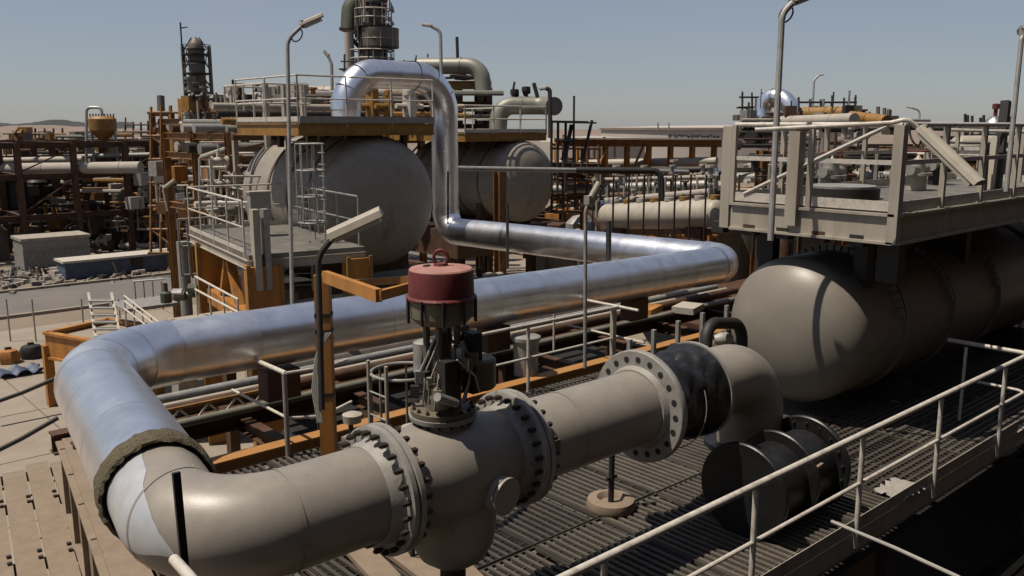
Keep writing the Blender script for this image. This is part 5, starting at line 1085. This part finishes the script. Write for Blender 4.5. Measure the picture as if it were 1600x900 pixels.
# pipes and vessel in middle distance right of centre
t = thing('horizontal_vessel', 'dusty brown horizontal vessel with pale saddles right of centre, below the orange frame', 'vessel', at(1040, 335, 27))
a = at(950, 338, 29.5); MB().lathe(a, (at(1115, 333, 26)-a).normalized(), vessel_profile(.42, 4.6, .5), 32).build('shell', 'beige', t)
d_ = (at(1115, 333, 26)-a).normalized()
for k in range(8): q = a+d_*(.3+.6*k)+Vector((0, 0, .42)); MB().tube([q, q+Vector((0, 0, .12))], .15, 12).build('nozzle', 'yellow' if k % 2 else 'beige', t)
for k in (.5, 3.8): q = a+d_*k; MB().box((q.x, q.y, (q.z-.4-4)/2), (.3, .6, q.z-.4+4)).build('saddle', 'orange2', t)
pipe('long ochre pipe above the dusty brown vessel', [at(960, 326, 31), at(1120, 318, 30)], .13, 'yellow')
pipe('pale pipe below the orange frame, right of the slim lamp', [at(945, 316, 33), at(1118, 300, 33)], .16, 'tile')
random.seed(53)
t = thing('valve_field', 'field of small grey and green valves and thin risers below the orange frame', 'valves', at(1040, 290, 36))
for k in range(120):
    p = at(random.uniform(925, 1118), random.uniform(268, 322), random.uniform(32, 38)); s_ = random.uniform(.06, .2)
    if k % 3 == 0: MB().lathe(p, random.choice([_r, Vector((0, 0, 1))]), [(0, 0), (0, s_), (s_*.5, s_), (s_*.5, s_*.5), (s_*2, s_*.5), (s_*2, s_), (s_*2.5, s_), (s_*2.5, 0)], 9).build('fitting', random.choice(['greysteel', 'green', 'tile', 'dark', 'beige', 'blue']), t)
    else: MB().tube([p, p-Vector((0, 0, random.uniform(.6, 2)))], s_*.28, 5).build('riser', random.choice(['greysteel', 'beige', 'green', 'dark', 'tile']), t)
MB().box((at(1030, 345, 34)).to_tuple(), (7, 5, .2), HEAD).build('skid', 'orange2', t)
for k in range(7):
    u = 958+24*k; p = at(u, 322, 25.5); solo(MB().tube([p+Vector((0, 0, .9)), p-Vector((0, 0, 1.3))], .03, 6).build('thin_post', 'dark'), ORD[k]+' of seven thin black posts before the dusty brown vessel, from left', 'post', 'thin black posts before the brown vessel')
# posts in front of the silver return leg
for k, (u, v0_, v1_, lb) in enumerate(((951, 346, 420, 'short black post between the two legs of the silver pipe'), (793, 318, 410, 'taller black post left of the short one, by the silver return leg'), (700, 268, 340, 'black rod with clamp at the foot of the vertical silver pipe'))):
    d = (17.5, 21, 26)[k]; solo(MB().tube([at(u, v0_, d), at(u, v1_+10, d)], (.055, .035, .03)[k], 8).build('post', 'dark'), lb, 'post')
# brown clutter between silver legs
t = thing('pipe_sleeper_way', 'bundle of brown and dusty pipes on sleepers between the two legs of the silver pipe', 'pipes', (12, 15, -1))
for k in range(13):
    yy = 13.7+.48*k; rr = random.uniform(.06, .18); MB().tube([(12.3-.62*k+5.0 if False else 7.0, yy, -.25+rr), (16.6, yy, -.25+rr)], rr, 10).build('pipe_run', random.choice(['orange2', 'dark', 'orange2', 'beige', 'tower']), t)
for k in range(5): MB().ibeam((7.6+2.1*k, 13.4, -.4), (7.6+2.1*k, 20.2, -.4), .2, .25).build('sleeper', 'orange2', t)
for k in range(3):
    for yy in (13.6, 20): MB().box((8.6+3.4*k, yy, -2.3), (.25, .25, 3.5)).build('column', 'orange2', t)
for k in range(6): MB().box((8.5+1.4*k, 14.2+.9*k, .15), (.12, .12, .25)).build('fitting', ('tile', 'yellow', 'dark')[k % 3], t)
t = thing('dark_skid', 'dark brown plate girder skid beneath the large grey drum', 'skid', (13, 22, -4))
MB().box((13.3, 20.2, -.6), (5.4, .25, 1.2)).build('girder', 'orange2', t); MB().box((13.3, 25.8, -.6), (5.4, .25, 1.2)).build('girder', 'orange2', t)
for xx in (10.7, 15.9): MB().box((xx, 23, -.6), (.25, 5.3, 1.2)).build('girder', 'orange2', t)
MB().box((13.3, 23, -.1), (5.1, 5.3, .06)).build('plate', 'dark', t)
for xx in (10.9, 13.3, 15.7):
    for yy in (20.3, 25.7): MB().box((xx, yy, -2.6), (.35, .35, 2.8)).build('leg', 'orange2', t)
t = thing('dark_skid', 'dark brown skid beneath the second grey drum', 'skid', (25, 33, -4))
MB().box((26, 32.6, -.9), (5.4, 6, 1.2)).build('girder', 'orange2', t)
for xx in (23.7, 28.3):
    for yy in (30.3, 35.7): MB().box((xx, yy, -2.7), (.35, .35, 2.4)).build('leg', 'orange2', t)
# far side of deck: shapes near (1060-1160, 400-470)
t = thing('handrail', 'pale handrail at the far corner of the deck by the silver bend', 'handrail', (18.5, 10, 0))
MB().tube([(18.9, 10.5, 1.1), (18.9, 8.0, 1.1)], .03, 8).build('top_rail', 'white', t); MB().tube([(18.9, 10.5, .55), (18.9, 8.0, .55)], .02, 8).build('mid_rail', 'white', t)
for yy in (10.3, 9.2, 8.1): MB().tube([(18.9, yy, 0), (18.9, yy, 1.1)], .025, 8).build('post', 'white', t)
for k, (u, v, lb) in enumerate(((1010, 480, 'timber crate lid under the far part of the silver pipe'), (1075, 478, 'pale flat sheet on the deck under the silver bend'))):
    tt = 3.95/(-(_f+_r*((u-800)/FPX)+_u*(-(v-450)/FPX)).z); p = at(u, v, tt); solo(MB().box((p.x, p.y, .2), (.7, .5, .14), .3).build('crate', ('orange', 'tile')[k]), lb, ('crate', 'sheet')[k])
for k in range(5):
    p = at(985+38*k, 490-9*k, 14.5+.7*k); solo(MB().box((p.x, p.y, .35), (.07, .07, .7)).build('stub_post', 'greysteel'), ORD[k]+' of five short grey stub posts under the silver pipe, from left', 'post', 'stub posts under the silver pipe')

# ------------------------------------------------------------------ right background
rack('pipe_rack', 'dark brown pipe rack seen through the rails of the white platform', 26, 44, 6, 10.5, 16.5, 2, -4, (1.2, 3.4), 'ochre2', sz=.3)
t = rack('white_frame', 'white painted steel frame with openings behind the white platform', 22.5, 31, 5, 7.5, 9.5, 1, -4, (.9, 2.4, 3.7), 'white', sz=.2, cat='frame')
pipe('silver bend pipe standing above the rack behind the tall lamp', [at(1190, 205, 42), at(1192, 152, 42), at(1232, 152, 41), at(1240, 195, 41)], .42, 'clad', 1.1, 24)
pipe('white insulated pipe sloping on the rack behind the white platform rail', [at(1215, 190, 38), at(1335, 186, 32)], .22, 'tile')
pipe('thick ochre pipe above the rack behind the white platform', [at(1255, 178, 40), at(1330, 177, 38)], .3, 'yellow')
pipe('ochre pipe at right of the white insulated pipe', [at(1330, 183, 36), at(1385, 190, 34)], .25, 'yellow')
pipe('long dark pipe along the horizon right of the hanging lamp', [at(1430, 200, 30), at(1620, 203, 26)], .08, 'dark')
scaffold('dark scaffold frame on the rack right of the silver bend', 1248, 1336, 160, 190, 40, 2.5, 5, 2, seed=12)
for k, u in enumerate((1372, 1382, 1389)): solo(MB().tube([at(u, 195, 40), at(u, 167+2*k, 40)], .09, 8).build('vent_stub', 'tower'), ('left', 'middle', 'right')[k]+' dark vent stub in a row of three behind the white platform', 'vent', 'row of three vent stubs')
random.seed(64)
t = thing('valve_field', 'dense clutter of pale and brown fittings seen through the white platform rails', 'valves', at(1300, 260, 30))
for k in range(190):
    p = at(random.uniform(1125, 1600), random.uniform(205, 320), random.uniform(24, 34)); s_ = random.uniform(.06, .22)
    mm = random.choice(['greysteel', 'white', 'tile', 'dark', 'beige', 'orange2', 'dark', 'orange2', 'dark'])
    if k % 3 == 0: MB().lathe(p, random.choice([_r, Vector((0, 0, 1)), Vector((1, 0, 0))]), [(0, 0), (0, s_), (s_*.5, s_), (s_*.5, s_*.5), (s_*2, s_*.5), (s_*2, s_), (s_*2.5, s_), (s_*2.5, 0)], 9).build('fitting', mm, t)
    elif k % 3 == 1: MB().tube([p, p-Vector((0, 0, random.uniform(.6, 2)))], s_*.3, 5).build('riser', mm, t)
    else: MB().tube([p, p+_r*random.uniform(.5, 2.2)], s_*.35, 6).build('branch', mm, t)
MB().box((30, 12, -1.2), (22, 10, .3)).build('floor', 'orange2', t)
for k in range(3): pipe(('upper', 'middle', 'lower')[k]+' pale pipe running through the clutter behind the white platform', [at(1130, 250+28*k, 30), at(1600, 240+32*k, 27)], .12+.05*k, ('white', 'greysteel', 'beige')[k])
t = thing('pipe_clutter', 'black and ochre jumble of scaffold and pipes on the skyline behind the tall lamp', 'pipes', at(1250, 200, 38))
for k in range(90):
    u = random.uniform(1150, 1400); p = at(u, random.uniform(168 if u < 1340 else 186, 204), random.uniform(37, 43)); s_ = random.uniform(.05, .2); mm = random.choice(['dark', 'dark', 'tower', 'orange2', 'yellow', 'greysteel', 'beige'])
    if k % 3 == 0: MB().tube([p, p+Vector((0, 0, random.uniform(.3, 1.0)))], s_*.3, 5).build('riser', mm, t)
    elif k % 3 == 1: MB().tube([p, p+_r*random.uniform(.5, 2.5)], s_*.6, 6).build('branch', mm, t)
    else: MB().box((p.x, p.y, p.z), (s_*4, s_*3, s_*3), random.random()).build('box', mm, t)
t = thing('dark_equipment', 'dark packed equipment wall far behind the white platform', 'equipment', (36, 20, -4))
for k in range(40):
    x_, y_ = random.uniform(28, 46), random.uniform(11, 22); s_ = random.uniform(.5, 1.6)
    if k % 2: MB().lathe((x_, y_, -4), (0, 0, 1), [(0, s_*.6), (3+s_, s_*.6), (3.4+s_, s_*.3), (3.4+s_, 0)], 12).build('drum', random.choice(['dark', 'orange2', 'tower']), t)
    else: MB().box((x_, y_, -1.5), (s_*1.6, s_, 5+s_), random.random()).build('cabinet', random.choice(['dark', 'orange2', 'olive']), t)
# lower right: shade put into a near-black floor, lines over it
t = thing('shade_floor_stage', 'added near-black floor plate standing for deep shade right of the front handrail', 'platform', (16, 2, -1.5))
MB().box((22, 3.0, -1.2), (13, 9, .1)).build('floor_plate', 'shade_void', t)
for k in range(4): MB().tube([(11, 2.9-.9*k, -1.48), (28, 2.9-.9*k, -1.1)], .05, 6).build('conduit', 'orange2', t)
for k, (u, v, lb) in enumerate(((1582, 655, 'rusty pale scrap in the shade right of the handrail end, upper one'), (1575, 690, 'rusty pale scrap in the shade right of the handrail end, lower one'))):
    tt = 5.3/(-(_f+_r*((u-800)/FPX)+_u*(-(v-450)/FPX)).z); p = at(u, v, tt); solo(MB().box((p.x, p.y, -1.08), (.5, .25, .05), .7+k, .8).build('scrap', 'board'), lb, 'scrap')

# ------------------------------------------------------------------ added unseen building behind the viewpoint, blocks sky light
t = thing('sky_blocker', 'added unseen brown building behind the viewpoint, blocking sky light', 'building', (6, -9, -4))
MB().box((24, -9.5, 5.5), (92, 9.8, 19)).build('core_wall', 'orange2', t)
pm = MB()
for k in range(8): pm.box((-.875+.25*k, 0, 0), (.12, .06, 19))
pm = pm.mesh('cladding_panel', 'orange2')
for k in range(46): inst('cladding_panel', pm, t, (-21+2*k, -4.56, 5.5))
MB().box((24, -9.5, 15.1), (93, 10.8, .2)).build('roof', 'dark', t)
for k in range(7): MB().box((-16+8*k, -4.55, -2.6), (2.4, .16, 2.8)).build('door', 'dark', t)
t = thing('platform', 'plate platform under the viewpoint', 'platform', (-1, -2, 2.4))
MB().box((-1, -2.4, 2.4), (8, 3.9, .08)).build('floor_plate', 'dark', t)
for x_ in (-4.8, 2.8): MB().box((x_, -.7, -.85), (.2, .2, 6.3)).build('leg', 'orange2', t)
